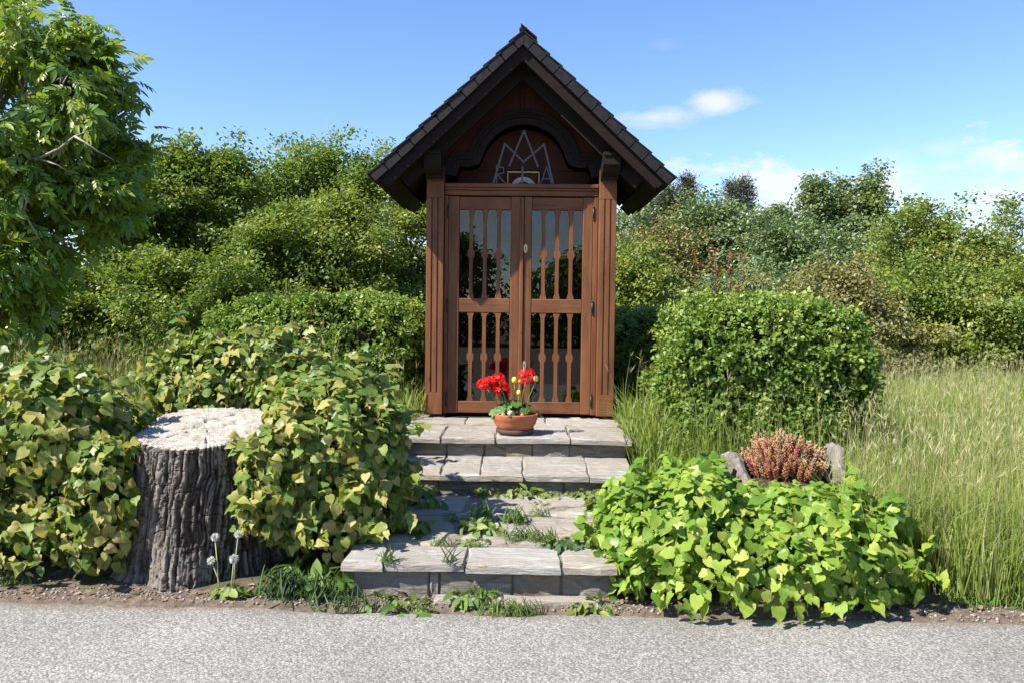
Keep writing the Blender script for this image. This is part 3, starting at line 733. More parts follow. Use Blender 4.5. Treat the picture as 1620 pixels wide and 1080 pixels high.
def crown_leaves(C, O, per, spread, size, up=.55, rnd=.75, droop=.3):
    n = len(C) * per; ci = np.repeat(np.arange(len(C)), per)
    off = rng.normal(size=(n, 3)) * spread * np.array([1, 1, .62]); p = C[ci] + off
    N = unit(O[ci] * .6 + np.array([0, 0, up]) + rng.normal(size=(n, 3)) * rnd)
    T = rdir(n) + O[ci] * .5 + np.array([0, 0, -droop])
    s = size * rng.uniform(.65, 1.25, n); a = np.clip(np.repeat(rng.normal(.5, .17, len(C)), per) + rng.normal(0, .13, n), 0, 1)
    return p, N, T, s, a
def limb(mb, a, b, r0, r1, wob=.12, n=6, seg=6):
    a, b = Vector(a), Vector(b); L = (b - a).length; pts = []
    for i in range(n + 1):
        t = i / n; p = a.lerp(b, t) + Vector((0, 0, .18 * L * math.sin(t * math.pi) * .4))
        if 0 < i < n: p += Vector(rng.normal(size=3) * wob * L * .35)
        pts.append(p)
    mb.tube(pts, [r0 + (r1 - r0) * (i / n) for i in range(n + 1)], seg); return pts
LEAFG = {
 'walnut': mat_leaf('walnut_leaf', [(0, (.11, .20, .026)), (.5, (.20, .30, .043)), (1, (.36, .42, .08))], .45, .38, 'attr', .45),
 'green': mat_leaf('mid_green_leaf', [(0, (.075, .14, .027)), (.5, (.155, .23, .042)), (1, (.29, .34, .075))], .42, .45),
 'yellow': mat_leaf('yellow_green_leaf', [(0, (.10, .165, .03)), (.5, (.195, .26, .052)), (1, (.34, .34, .095))], .42, .45),
 'grey': mat_leaf('grey_green_leaf', [(0, (.08, .135, .052)), (.5, (.15, .215, .085)), (1, (.30, .35, .19))], .33, .42, 'attr', .45),
 'brown': mat_leaf('brownish_leaf', [(0, (.13, .14, .045)), (.5, (.22, .215, .075)), (1, (.34, .28, .12))], .35, .5),
 'pine': mat_leaf('pine_needle', [(0, (.035, .055, .028)), (.6, (.075, .09, .045)), (1, (.20, .13, .06))], .12, .5),
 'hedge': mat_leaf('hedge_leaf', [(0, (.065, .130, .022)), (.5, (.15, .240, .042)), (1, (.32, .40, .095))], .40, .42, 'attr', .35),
 'orange': mat_leaf('red_shoot_leaf', [(0, (.14, .17, .04)), (.45, (.25, .17, .05)), (1, (.42, .15, .06))], .4, .45),
}
TREE_N = 0
def make_tree(label, px, top_py, depth, w_px, kind, shape='bush', name='broadleaf_tree', z0=.15, clumps=420, per=52, leaf=.11, spread=.17, trunk=.09, group='trees behind the shrine', cat='tree', dense=1.0, lump=.40, dratio=.8, surf=.82, tmpl=T_RHOMB):
    global TREE_N; TREE_N += 1
    b = P(px, 500, depth); x = b.x; H = P(px, top_py, depth).z; W = w_px * depth / F_PX; gz0 = g1(x, depth)
    t = thing(name, (x, depth, gz0), label, cat, group); H -= gz0
    nb = 7; C, O = crown_clumps(max(8, int(clumps * dense / nb)), W, W * dratio, (H - z0) * .96 - (.009 * depth if shape == 'bush' else 0), z0, shape, lump, TREE_N, surf)
    bs = .019 * depth if shape == 'bush' else .006 * depth; C = np.repeat(C, nb, 0) + rng.normal(size=(len(C) * nb, 3)) * bs * np.array([1, 1, .75]); O = np.repeat(O, nb, 0)
    p, N, T, s, a = crown_leaves(C, O, per, spread, leaf)
    p[:, 2] = np.maximum(p[:, 2], .03)
    link('crown', leaf_mesh('crown', p, N, T, s, tmpl, LEAFG[kind], a), t)
    mb = MB(); top = (rng.normal() * .1, rng.normal() * .1, H * .72)
    pts = limb(mb, (0, 0, -.05), top, trunk, trunk * .35, .05, 8, 8)
    for i in rng.choice(len(C), min(26, len(C)), replace=False):
        k = int(np.clip(C[i][2] / (H * .72) * 6, 1, 7)); limb(mb, pts[max(0, k - 1)], C[i], trunk * .35, trunk * .07, .1, 5, 5)
    mb.build('trunk', TBARK, t, True); return t
def build_trees():
    A = [ # left of the shrine
     ('tall mid green tree just right of the large walnut crown', 285, 212, 14, 215, 'green', 'bush', .12, 520),
     ('mid green tree with a narrow top beside the gap of sky', 352, 243, 14.6, 130, 'green', 'bush', .12, 330),
     ('mid green tree half hidden behind the large walnut crown', 205, 235, 13.2, 170, 'green', 'bush', .12, 420),
     ('tallest light green tree left of the shrine roof, rounded top', 490, 222, 16.5, 170, 'green', 'bush', .12, 420),
     ('light green tree with shoulder shaped top left of the tallest', 425, 252, 16, 130, 'green', 'bush', .12, 330),
     ('light green tree directly behind the left roof eave', 580, 246, 17, 170, 'green', 'bush', .12, 420),
     ('yellow green broad bushy tree in front of the taller ones, left of shrine', 545, 305, 13, 235, 'yellow', 'bush', .10, 620),
     ('yellow green bushy tree touching the left shrine post', 655, 292, 13.6, 160, 'yellow', 'bush', .10, 420),
     ('green bushy tree at the edge of the dark hollow behind the hedge', 425, 335, 12.2, 150, 'green', 'bush', .10, 430),
     ('dark low shrub under the large walnut crown', 60, 400, 11.5, 260, 'green', 'bush', .10, 420),
     ('dark low shrub between walnut crown and the clipped hedge', 255, 395, 11.5, 230, 'green', 'bush', .10, 420),
     ('low green shrub in the gap above the clipped left hedge', 370, 430, 10.8, 150, 'green', 'bush', .09, 300),
     ('bushy tree hidden behind the shrine walls', 790, 330, 15, 190, 'yellow', 'bush', .12, 300),
     ('green tree behind the trunk of the large walnut', -110, 255, 15, 250, 'green', 'bush', .13, 330),
     ('yellow green bushy tree behind the right shrine wall', 895, 338, 14.5, 150, 'yellow', 'bush', .12, 280),
      # right of the shrine
     ('yellow green shrub beside the right shrine post', 1005, 392, 11.5, 125, 'yellow', 'bush', .09, 330),
     ('broad grey green willow bush right of the shrine roof', 1120, 328, 24, 150, 'grey', 'bush', .17, 420),
     ('grey green bush below the tall aspens, right part', 1225, 345, 21, 130, 'grey', 'bush', .15, 380),
     ('dense grey green bush at the foot of the aspens', 1330, 375, 20, 180, 'grey', 'bush', .15, 480),
     ('grey green bush filling the gap under the right roof eave', 985, 312, 23, 110, 'grey', 'bush', .15, 300),
     ('brownish green bush below the pines', 1040, 345, 22, 130, 'brown', 'bush', .15, 330),
     ('round yellow green tree at the meadow edge beside the aspens', 1445, 332, 18, 170, 'yellow', 'bush', .13, 480),
     ('yellow green tree with sloping top right of the round one', 1535, 362, 17, 190, 'yellow', 'bush', .13, 480),
     ('yellow green tree at the far end of the meadow edge', 1635, 398, 16.5, 190, 'yellow', 'bush', .13, 420),
     ('brownish twiggy shrub between clipped hedge and meadow', 1330, 430, 14, 150, 'brown', 'bush', .10, 420),
     ('leafy green shrub at the far meadow edge, pale stem showing', 1470, 425, 15, 170, 'green', 'bush', .11, 430),
     ('bushy yellow green shrub along the meadow edge, broad', 1580, 430, 14.6, 200, 'yellow', 'bush', .11, 480),
     ('low grey green shrub above the clipped right hedge', 1170, 420, 15, 190, 'grey', 'bush', .11, 430),
     ('low shrub in shade right behind the clipped right hedge', 1255, 455, 12.5, 150, 'brown', 'bush', .09, 330)]
    for (lab, px, top, d, w, kind, sh, lf, n) in A:
        make_tree(lab, px, top, d, w * 1.12, kind, sh, 'broadleaf_tree' if top < 400 else 'wild_shrub', clumps=n, per=70, leaf=lf * .72, spread=.0085 * d, cat='tree' if top < 400 else 'shrub')
    for i, (px, top, w, d) in enumerate([(1287, 266, 72, 22), (1228, 318, 62, 22.5), (1372, 287, 105, 21.5), (1325, 300, 50, 23)]):
        make_tree(['tallest slender aspen rising against the low cloud', 'shorter slender aspen left of the tallest one', 'broad topped aspen right of the tallest one', 'thin aspen between the two taller aspens'][i],
                  px, top, d, w * 1.75, 'grey', 'spire', 'aspen_tree', z0=1.0, clumps=480, per=40, leaf=.11, spread=.12, trunk=.08, group='aspens beyond the right hedge', lump=.42)
    # pines
    for i, (px, top, w) in enumerate([(1055, 298, 70), (1086, 282, 44), (1166, 287, 78), (1020, 318, 70)]):
        d = 30; x = P(px, 500, d).x; g0 = g1(x, d); H = P(px, top, d).z - g0; W = w * d / F_PX
        t = thing('pine_tree', (x, d, g0), ['dark pine close behind the right roof eave', 'narrow pine top like a spike beside the roof eave', 'dark pine with flat crown above the willow bush', 'brownish pine half hidden by the roof eave'][i], 'tree', 'pines behind the shrine')
        n = 230; tt = rng.random(n) * .75 + .25; th = rng.random(n) * 6.283; R = W / 2 * (1.1 - tt) ** .6 * 1.15 * rng.uniform(.3, 1.1, n)
        C = np.stack([np.cos(th) * R, np.sin(th) * R, tt * H], -1); per = 46; ci = np.repeat(np.arange(n), per)
        T = unit(rng.normal(size=(n * per, 3)) * .8 + np.array([0, 0, .7]) + unit(C[ci] * np.array([1, 1, 0])) * .5)
        p = C[ci] + rng.normal(size=(n * per, 3)) * .13
        a = np.clip(np.repeat(rng.random(n) ** 2, per), 0, 1)
        link('crown', leaf_mesh('crown', p, rdir(n * per), T, rng.uniform(.16, .26, n * per), T_RHOMB, LEAFG['pine'], a, .20), t)
        mb = MB(); mb.tube([(0, 0, -.1), (.05, 0, H * .5), (0, 0, H)], [.14, .09, .02], 7)
        for k in range(40): limb(mb, (0, 0, C[k][2] - .2), C[k], .03, .01, .05, 3, 4)
        mb.build('trunk', TBARK, t, True)
    # far birch at the right edge
    make_tree('thin far birch with sparse drooping twigs above the shrubs', 1592, 318, 42, 48, 'grey', 'column', 'birch_tree', z0=3, clumps=120, per=26, leaf=.2, spread=.3, trunk=.07, group='', lump=.5)
    # red-tipped shoots over the hedge
    d = 8.6; x = P(1143, 500, d).x; g0 = g1(x, d); t = thing('maple_sapling', (x, d, g0), 'young shrub with reddish shoots poking above the right hedge', 'shrub')
    mb = MB(); C = []
    for k in range(8):
        tip = P(1143 + rng.normal() * 22, 395 + abs(rng.normal()) * 26, d) - Vector((x, d, g0)); limb(mb, (0, 0, 0), tip, .012, .003, .04, 6, 5)
        for u in np.linspace(.62, 1, 9): C.append(np.array(tip) * np.array([u, 1, u]))
    C = np.array(C); p, N, T, s, a = crown_leaves(C, unit(C * np.array([1, 1, 0]) + .01), 5, .028, .045)
    a = np.clip((p[:, 2] - 1.25) / .8 + rng.normal(0, .15, len(p)), 0, 1)
    link('crown', leaf_mesh('crown', p, N, T, s, T_ELL, LEAFG['orange'], a), t); mb.build('stem', TWIG, t, True)
    # trees across the road behind the viewer, seen mirrored in the door panes
    for i, (x, y, H, W) in enumerate([(-17, -27, 6.5, 7), (-10, -25, 5.6, 6.5), (-3.5, -26, 5.3, 6), (3, -25, 4.4, 6), (9, -27, 5.0, 6.5), (15.5, -26, 6, 7)]):
        t = thing('roadside_tree', (x, y, -.03), 'roadside tree across the road, mirrored dark in the door panes', 'tree', 'trees across the road')
        C, O = crown_clumps(260, W, W * .8, H - .3, .2, 'bush', .3, 50 + i)
        p, N, T, s, a = crown_leaves(C, O, 26, .42, .34); link('crown', leaf_mesh('crown', p, N, T, s, T_RHOMB, LEAFG['green'], a), t)
        MB().tube([(0, 0, -.1), (.1, 0, H * .4), (0, .1, H * .75)], [.2, .14, .05], 8).build('trunk', TBARK, t, True)
build_trees()

# ------------------------------------------------------------------ the big walnut on the left
def pick_visible(p, n, depth_bias=1.0):
    """indices of the n leaves nearest the camera and inside the frame"""
    inv = CAM_M.inverted(); M3 = np.array(inv.to_3x3()); tr = np.array(inv.translation)
    q = p @ M3.T + tr; u = q[:, 0] / -q[:, 2] * F_PX + CX; v = -q[:, 1] / -q[:, 2] * F_PX + CY
    ok = (u > -20) & (u < 1640) & (v > -20) & (v < 1100); cell = (u // 14).astype(int) * 4000 + (v // 14).astype(int)
    order = np.lexsort((-q[:, 2],)); best = {}
    for i in order:
        if ok[i] and cell[i] not in best: best[cell[i]] = i
    idx = np.array(list(best.values())); idx = idx[np.argsort(-q[idx, 2])]
    return idx[:n]
def leaf_objects(parent, base, p, N, T, s, tmpl, mats, idx, names='leaf', bend=None):
    """single leaves as parts: a few shared meshes"""
    tv, tf = tmpl; protos = []
    for k in range(len(mats) * 3):
        v = tv.copy(); v[:, 2] *= rng.uniform(.3, 1.9); v[:, 2] += .10 * np.sin(v[:, 1] * 6 + k) * np.abs(v[:, 0]) - rng.uniform(-.1, .35) * v[:, 1] ** 2 + rng.uniform(-.25, .25) * v[:, 0]
        v[:, 0] *= rng.uniform(.82, 1.08); v[:, 0] += rng.uniform(-.12, .12) * v[:, 1] ** 2; v[:, :2] += rng.normal(size=(len(v), 2)) * .012
        protos.append(mesh_np(names, v, tf, mats[k % len(mats)]))
    B, T, N = leaf_frames(N, T)
    for j in idx:
        o = bpy.data.objects.new(names, protos[int(rng.integers(len(protos)))]); COL.objects.link(o); o.parent = parent
        m = Matrix.Identity(4)
        for r in range(3): m[r][0] = B[j, r] * s[j]; m[r][1] = T[j, r] * s[j]; m[r][2] = N[j, r] * s[j]; m[r][3] = p[j, r]
        o.matrix_basis = m
def build_walnut():
    bx, by = -6.6, 8.6; g0 = g1(bx, by); t = thing('walnut_tree', (bx, by, g0), 'large walnut tree with glossy drooping leaves and pale branches', 'tree')
    lobes = [(70, 62, 7.9, .36), (118, 48, 8.0, .30), (155, 82, 8.0, .26), (25, 105, 7.7, .45), (190, 112, 8.1, .26), (120, 128, 7.7, .38), (212, 150, 8.2, .18), (168, 172, 7.8, .34), (225, 205, 8.2, .16),
             (212, 262, 8.2, .24), (178, 300, 7.9, .32), (150, 350, 8.0, .36), (62, 205, 7.6, .42), (15, 290, 7.5, .45), (95, 305, 7.7, .40), (40, 385, 7.4, .42), (118, 425, 8.0, .36), (25, 470, 7.6, .40), (75, 490, 7.9, .3), (-60, 180, 7.9, .8),
             (-110, 330, 8.0, .9), (-120, 60, 8.3, .9), (-70, 460, 7.8, .6), (80, 220, 8.6, .5), (60, 380, 8.6, .5), (30, 20, 8.2, .3), (235, 128, 8.2, .10), (245, 240, 8.2, .12), (170, 52, 8.1, .14), (205, 85, 8.2, .12), (95, 15, 8.0, .16), (240, 175, 8.3, .10), (225, 320, 8.3, .14)]
    C = []; O = []; centers = []
    for px, py, d, r in lobes:
        c = np.array(P(px - 40, py + 4, d)) - np.array([bx, by, g0]); r *= .92; centers.append((c, r)); n = int(135 * r ** 1.8) + (12 if r > .2 else 5)
        dr = rdir(n); rr = r * np.clip(.86 + rng.normal(0, .16, n), .1, 1.08) * (1 + .2 * vnoise(dr * 2 + px)); C.append(c + dr * rr[:, None] * np.array([1, .85, .9])); O.append(dr)
    C = np.concatenate(C); O = np.concatenate(O)
    keep = vnoise(C * 2.3 + 5) + .35 * vnoise(C * 5) > -.22; C, O = C[keep], O[keep]      # gaps between the boughs
    per = 7; ci = np.repeat(np.arange(len(C)), per); n = len(ci)
    p = C[ci] + rng.normal(size=(n, 3)) * .09; T = unit(O[ci] * .9 + rdir(n) * .8 + np.array([0, 0, -.12])); N = unit(O[ci] * .35 + np.array([-.15, -.15, .8]) + rng.normal(size=(n, 3)) * .5)
    s = rng.uniform(.11, .21, n); a = np.clip(np.repeat(rng.normal(.5, .2, len(C)), per) + rng.normal(0, .1, n), 0, 1)
    world_p = p + np.array([bx, by, g0]); idx = pick_visible(world_p, 265); rest = np.ones(n, bool); rest[idx] = False
    cr = link('crown', leaf_mesh('crown', p[rest], N[rest], T[rest], s[rest], T_COMP, LEAFG['walnut'], a[rest]), t, kind='stuff')
    mats = [mat_leaf('walnut_single_leaf_%d' % k, [(0, c0), (1, c1)], .35, .36, 'obj', .45) for k, (c0, c1) in enumerate([((.12, .21, .03), (.20, .29, .045)), ((.17, .26, .04), (.30, .37, .065)), ((.10, .19, .027), (.17, .26, .04))])]
    leaf_objects(t, None, p, N, T, s, T_COMP, mats, idx)
    mb = MB(); fork = (.1, 0, 1.5); mb.tube([(0, 0, -.1), (.03, 0, .5), fork], [.22, .18, .16], 10); mb.build('trunk', TBARK, t, True)
    mb = MB(); PB = mat_plain('pale_walnut_branch', (.28, .25, .22), .8, .2, .3, 30, .3)
    for c, r in centers:
        e = limb(mb, fork, c, .055, .02, .06, 7, 7)
        sel = np.argsort(np.linalg.norm(C - c, axis=1))[:40]
        for k in rng.choice(sel, 9, replace=False): limb(mb, e[-2], C[k], .018, .005, .1, 5, 5)
    for pts_ in ([(-40, 330, 7.9), (-5, 250, 7.6), (15, 215, 7.45), (25, 190, 7.4), (45, 174, 7.4), (72, 158, 7.5)], [(-5, 250, 7.6), (60, 252, 7.4), (95, 235, 7.3), (118, 216, 7.3), (146, 206, 7.4)], [(118, 216, 7.3), (135, 226, 7.25), (155, 240, 7.25), (180, 253, 7.4)],
                 [(60, 252, 7.4), (75, 256, 7.3), (92, 262, 7.25), (108, 272, 7.3)], [(-10, 360, 7.7), (18, 318, 7.35), (38, 335, 7.25), (52, 362, 7.25), (68, 388, 7.35)], [(38, 335, 7.25), (42, 318, 7.2), (35, 300, 7.25)], [(72, 158, 7.5), (95, 140, 7.5), (108, 118, 7.55)]):
        q_ = [Vector(P(*a_)) - Vector((bx, by, g0)) for a_ in pts_]; r0_ = .020 if pts_[0][0] < 0 else .011; mb.tube(q_, [r0_ - (r0_ - .004) * k_ / (len(q_) - 1) for k_ in range(len(q_))], 7)
    mb.build('branch', PB, t, True)
    # a spray reaching in above, close to the viewer side
    mb = MB(); tips = []
    a0 = Vector(P(-190, -120, 6.2)) - Vector((bx, by, g0)); limb(mb, fork, a0, .06, .03, .05, 8, 7)
    for px, py in [(20, 5), (45, 8), (8, 28), (30, 22), (-20, 10), (15, 60), (-40, 40), (60, -10)]:
        e = Vector(P(px, py, 6.3 + rng.normal() * .1)) - Vector((bx, by, g0)); limb(mb, a0, e, .012, .004, .06, 5, 5); tips.append(e)
    mb.build('branch', PB, t, True); tp = np.array([tuple(e) for e in tips]); q = np.repeat(tp, 4, 0) + rng.normal(size=(len(tp) * 4, 3)) * .05; n = len(q)
    leaf_objects(t, None, q, unit(rng.normal(size=(n, 3)) * .5 + np.array([0, 0, .8])), rdir(n) + np.array([.3, 0, -.7]), rng.uniform(.12, .2, n), T_COMP, mats, range(n))
build_walnut()

# ------------------------------------------------------------------ clipped hedges
def hedge(label, x0, x1, y0, y1, zt, seed, n=42000, leaf=.036, lump=.05, top_tilt=0.0, rough=1.0):
    cx, cy = (x0 + x1) / 2, (y0 + y1) / 2; g0 = g1(cx, cy) - .02; t = thing('clipped_hedge', (cx, cy, g0), label, 'hedge', 'clipped hedges around the shrine')
    W, D, H = (x1 - x0) / 2, (y1 - y0) / 2, zt - g0
    # rounded box surface: superellipsoid directions
    d = rdir(n); d[:, 2] = np.where(d[:, 2] < -.75, -d[:, 2], d[:, 2]); e = 4.4
    r = 1 / (np.abs(d) ** e).sum(1) ** (1 / e); q = d * r[:, None]
    # even out over the stretched box by resampling faces
    lum = 1 + (lump * vnoise(np.stack([q[:, 0] * W * 4, q[:, 1] * D * 4, q[:, 2] * H * 2.2], -1) + seed) + lump * .7 * vnoise(np.stack([q[:, 0] * W * 11, q[:, 1] * D * 11, q[:, 2] * H * 6], -1) + seed * 2)) * rough
    ins = 1 - np.abs(rng.normal(0, .055, n)); stick = (rng.random(n) < .06) * rng.uniform(0, .12, n) * (.4 + .6 * (q[:, 2] > .5))
    k = lum * (ins + stick); p = np.stack([q[:, 0] * W * k, q[:, 1] * D * k, H / 2 + q[:, 2] * H / 2 * k], -1)
    p[:, 2] += top_tilt * p[:, 0] * np.clip(p[:, 2] / H, 0, 1); p[:, 2] = np.maximum(p[:, 2], .02)
    O = unit(np.sign(q) * np.abs(q) ** 4); N = unit(O * .7 + np.array([0, 0, .5]) + rng.normal(size=(n, 3)) * .6); T = rdir(n) + O * .7 + np.array([0, 0, .25])
    k_ = 12; ci = (np.arange(n) // k_) * k_; u = (np.arange(n) % k_) / k_          # leaves sit along short sprigs
    sd_ = unit(O[ci] * .8 + np.array([0, 0, .55]) + rng.normal(size=(n, 3))[ci] * .55); L_ = rng.uniform(.05, .12, n)[ci]
    p = p[ci] + sd_ * (u * L_)[:, None] + rng.normal(size=(n, 3)) * .011 - O[ci] * .03; p[:, 2] = np.maximum(p[:, 2], .02)
    O = O[ci]; stick = stick[ci]; T = rdir(n) + sd_ * .9; N = unit(O * .5 + np.array([0, 0, .5]) + rng.normal(size=(n, 3)) * .7)
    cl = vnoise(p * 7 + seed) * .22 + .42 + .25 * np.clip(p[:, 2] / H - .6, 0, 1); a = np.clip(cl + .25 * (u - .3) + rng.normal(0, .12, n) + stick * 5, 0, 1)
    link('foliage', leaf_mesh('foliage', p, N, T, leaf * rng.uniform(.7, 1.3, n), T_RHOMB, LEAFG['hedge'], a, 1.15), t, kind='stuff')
    m = MB()
    for i in range(70):
        b = (rng.uniform(-.8, .8) * W, rng.uniform(-.7, .7) * D, 0); j = int(rng.integers(n)); limb(m, b, p[j] * np.array([.96, .96, .97]), .010, .003, .05, 4, 4)
    m.build('stem', TWIG, t)
    # added solid core: blocks see-through, its dark colour stands for inner shade
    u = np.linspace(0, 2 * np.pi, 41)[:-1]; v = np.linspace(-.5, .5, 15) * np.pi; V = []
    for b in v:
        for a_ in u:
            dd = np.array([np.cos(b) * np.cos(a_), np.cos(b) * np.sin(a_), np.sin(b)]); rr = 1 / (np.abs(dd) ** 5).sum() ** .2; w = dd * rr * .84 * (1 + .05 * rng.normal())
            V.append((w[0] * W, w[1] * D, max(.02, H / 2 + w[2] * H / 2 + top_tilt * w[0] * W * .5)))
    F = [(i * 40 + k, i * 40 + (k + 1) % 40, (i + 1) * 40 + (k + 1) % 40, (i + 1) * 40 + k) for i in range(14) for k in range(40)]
    link('dark_core', mesh_np('dark_core', V, F, HCORE), t, kind='stuff')
HCORE = mat_plain('hedge_dark_core', (.022, .026, .012), .95, .1, .6, 30, 1.0)  # near-black green, shade deep in the hedge put into the colour
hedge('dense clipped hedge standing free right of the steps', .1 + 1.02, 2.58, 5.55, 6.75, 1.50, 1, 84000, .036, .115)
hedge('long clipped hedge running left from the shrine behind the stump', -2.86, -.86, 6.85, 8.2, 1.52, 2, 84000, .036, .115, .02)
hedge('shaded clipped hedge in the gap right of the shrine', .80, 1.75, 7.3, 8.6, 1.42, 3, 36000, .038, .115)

# ------------------------------------------------------------------ cut stump on the left
def build_stump():
    cx, cy = -1.735, 4.36; t = thing('tree_stump', (cx, cy, 0), 'big sawn tree stump with deeply furrowed bark between leafy shoots', 'stump')
    nt_, nz_ = 560, 230; th = np.linspace(0, 2 * np.pi, nt_, endpoint=False); zz = np.linspace(-.06, 1, nz_)
    TH, ZZ = np.meshgrid(th, zz); Ht = .755 + .05 * np.sin(TH) * 1.0          # back edge a little higher
    Z = ZZ * Ht
    rx, ry = .365, .40
    lob = 1 + .05 * np.sin(TH * 3 + .6) + .035 * np.sin(TH * 5 + 2.1)
    fl = np.exp(-np.clip(Z, -.1, 2) / .16); but = fl * (.03 + .08 * np.maximum(0, -np.cos(TH)) + .03 * np.maximum(0, np.sin(TH * 4 + 1.0)) + .03 * np.sin(TH * 7)) 
    def n3(k, zs, o, wp=0): 
        return vnoise(np.stack([np.cos(TH + wp) * k, np.sin(TH + wp) * k, Z * zs + o], -1).reshape(-1, 3)).reshape(TH.shape)
    warp = .05 * n3(2.5, 5, 3) - .20 * Z + .022 * n3(6, 12, 9)
    f1 = np.abs(n3(17, 2.8, 0, warp)); f2 = np.abs(n3(32, 8, 20, warp)); f3 = n3(52, 30, 40, warp); f4 = np.abs(n3(9, 26, 60, warp)); f5 = n3(95, 60, 7)
    bark = .027 * np.minimum(1, f1 / .2) ** .7 * (.75 + .25 * f1) + .014 * np.minimum(1, f2 / .14) + .007 * f3 + .004 * f5 - .010 * (f4 < .06) + .012 * f1
    R = lob + but / .38; r = R * 1.0
    X = (rx * r + bark - .03) * np.cos(TH); Y = (ry * r + bark - .03) * np.sin(TH)
    V = np.stack([X, Y, Z], -1).reshape(-1, 3); i = (np.arange(nz_ - 1)[:, None] * nt_ + np.arange(nt_)[None]); j = (np.arange(nz_ - 1)[:, None] * nt_ + (np.arange(nt_)[None] + 1) % nt_)
    F = np.stack([i, j, j + nt_, i + nt_], -1).reshape(-1, 4)
    m, nt2, b = new_mat('furrowed_bark'); at = nd(nt2, 'ShaderNodeAttribute', attribute_name='rnd')
    v = mapping(nt2, (30, 30, 9)); n = noise(nt2, v, 1.0, 8, .7, .4)
    mm = nd(nt2, 'ShaderNodeMath', operation='MULTIPLY_ADD'); nt2.links.new(n, mm.inputs[0]); mm.inputs[1].default_value = .8; nt2.links.new(at.outputs['Fac'], mm.inputs[2])
    col = ramp(nt2, mm.outputs[0], [(.32, (.028, .022, .018)), (.78, (.088, .073, .060)), (1.0, (.20, .175, .15))]); nt2.links.new(col, b.inputs['Base Color'])
    b.inputs['Roughness'].default_value = .95; b.inputs['Specular IOR Level'].default_value = .1; bump(nt2, b, n, 1.0, .012)
    tr = link('trunk', mesh_np('trunk', V, F, m, False, (bark.ravel() / .055 * .75)), t)
    # sawn top
    nr = 46; rr = np.linspace(1, 0, nr); xo, yo = X[-1], Y[-1]; zo = Z[-1]
    TX = rr[:, None] * xo[None]; TY = rr[:, None] * yo[None]; hp = .755 + .05 * TY / ry
    rings = .0025 * np.sin(rr[:, None] * 95 + 2 * np.sin(th * 2)[None]) + .004 * vnoise(np.stack([TX * 30, TY * 30, TX * 0], -1).reshape(-1, 3)).reshape(TX.shape)
    dz = np.zeros_like(TX)
    for (x0, y0, x1, y1, w, dp) in [(-.24, -.02, .22, .03, .020, .09), (-.05, .12, .30, .07, .016, .08), (-.30, .14, .0, .06, .012, .06), (.05, -.03, .33, -.10, .010, .06), (-.02, .0, -.2, -.28, .008, .04), (.02, .05, .08, .33, .008, .04), (.0, .0, .12, -.34, .006, .03), (-.05, .02, -.33, -.08, .008, .04)]:
        dx, dy = x1 - x0, y1 - y0; L2 = dx * dx + dy * dy; u = np.clip(((TX - x0) * dx + (TY - y0) * dy) / L2, 0, 1)
        ww = .02 * vnoise(np.stack([u * 5, u * 0 + dp * 99, u * 0], -1).reshape(-1, 3)).reshape(u.shape)
        dist = np.hypot(TX - x0 - u * dx, TY - y0 - u * dy + ww); dz = np.minimum(dz, -dp * np.exp(-(dist / w) ** 2) * np.sin(np.pi * np.clip(u, .03, .97)) ** .3)
    step = .018 * (TY + .08 * np.sin(TX * 6) > .04)      # two saw cuts meet in a small step
    edge = -.018 * (rr[:, None] > .96) * rng.random(TX.shape)
    V = np.stack([TX, TY, hp + rings + dz + step + edge + .004], -1).reshape(-1, 3)
    i = (np.arange(nr - 1)[:, None] * nt_ + np.arange(nt_)[None]); j = (np.arange(nr - 1)[:, None] * nt_ + (np.arange(nt_)[None] + 1) % nt_)
    F = np.stack([i, j, j + nt_, i + nt_], -1).reshape(-1, 4)
    m, nt2, b = new_mat('weathered_cut_wood'); v = mapping(nt2); n = noise(nt2, v, 14, 7, .7, .3); n2 = noise(nt2, mapping(nt2, (4, 22, 4)), 3, 6, .6)
    col = ramp(nt2, n2, [(.3, (.22, .19, .155)), (.5, (.37, .335, .285)), (.75, (.47, .44, .39))]); col = mixc(nt2, ramp(nt2, n, [(.5, (0, 0, 0)), (.75, (.6, .6, .6))]), col, (.17, .125, .09))
    nt2.links.new(col, b.inputs['Base Color']); b.inputs['Roughness'].default_value = .9; b.inputs['Specular IOR Level'].default_value = .15; bump(nt2, b, n2, .5, .006)
    link('sawn_top', mesh_np('sawn_top', V, F, m), t)
    # surface roots
    for a, L in ((-2.9, .40), (3.5, .3)):
        mb = MB(); pts = []; rs = []
        for k in range(8):
            u = k / 7; r_ = .36 + L * u; pts.append((r_ * math.cos(a + .2 * u * math.sin(a * 5)), r_ * math.sin(a + .25 * u), .10 * (1 - u) ** 1.5 - .02)); rs.append(.10 * (1 - u) + .02)
        mb.tube(pts, rs, 12); mb.v = [(x + rng.normal() * .006, y + rng.normal() * .006, z + rng.normal() * .008) for x, y, z in mb.v]
        mb.build('root', BARK, t)
build_stump()

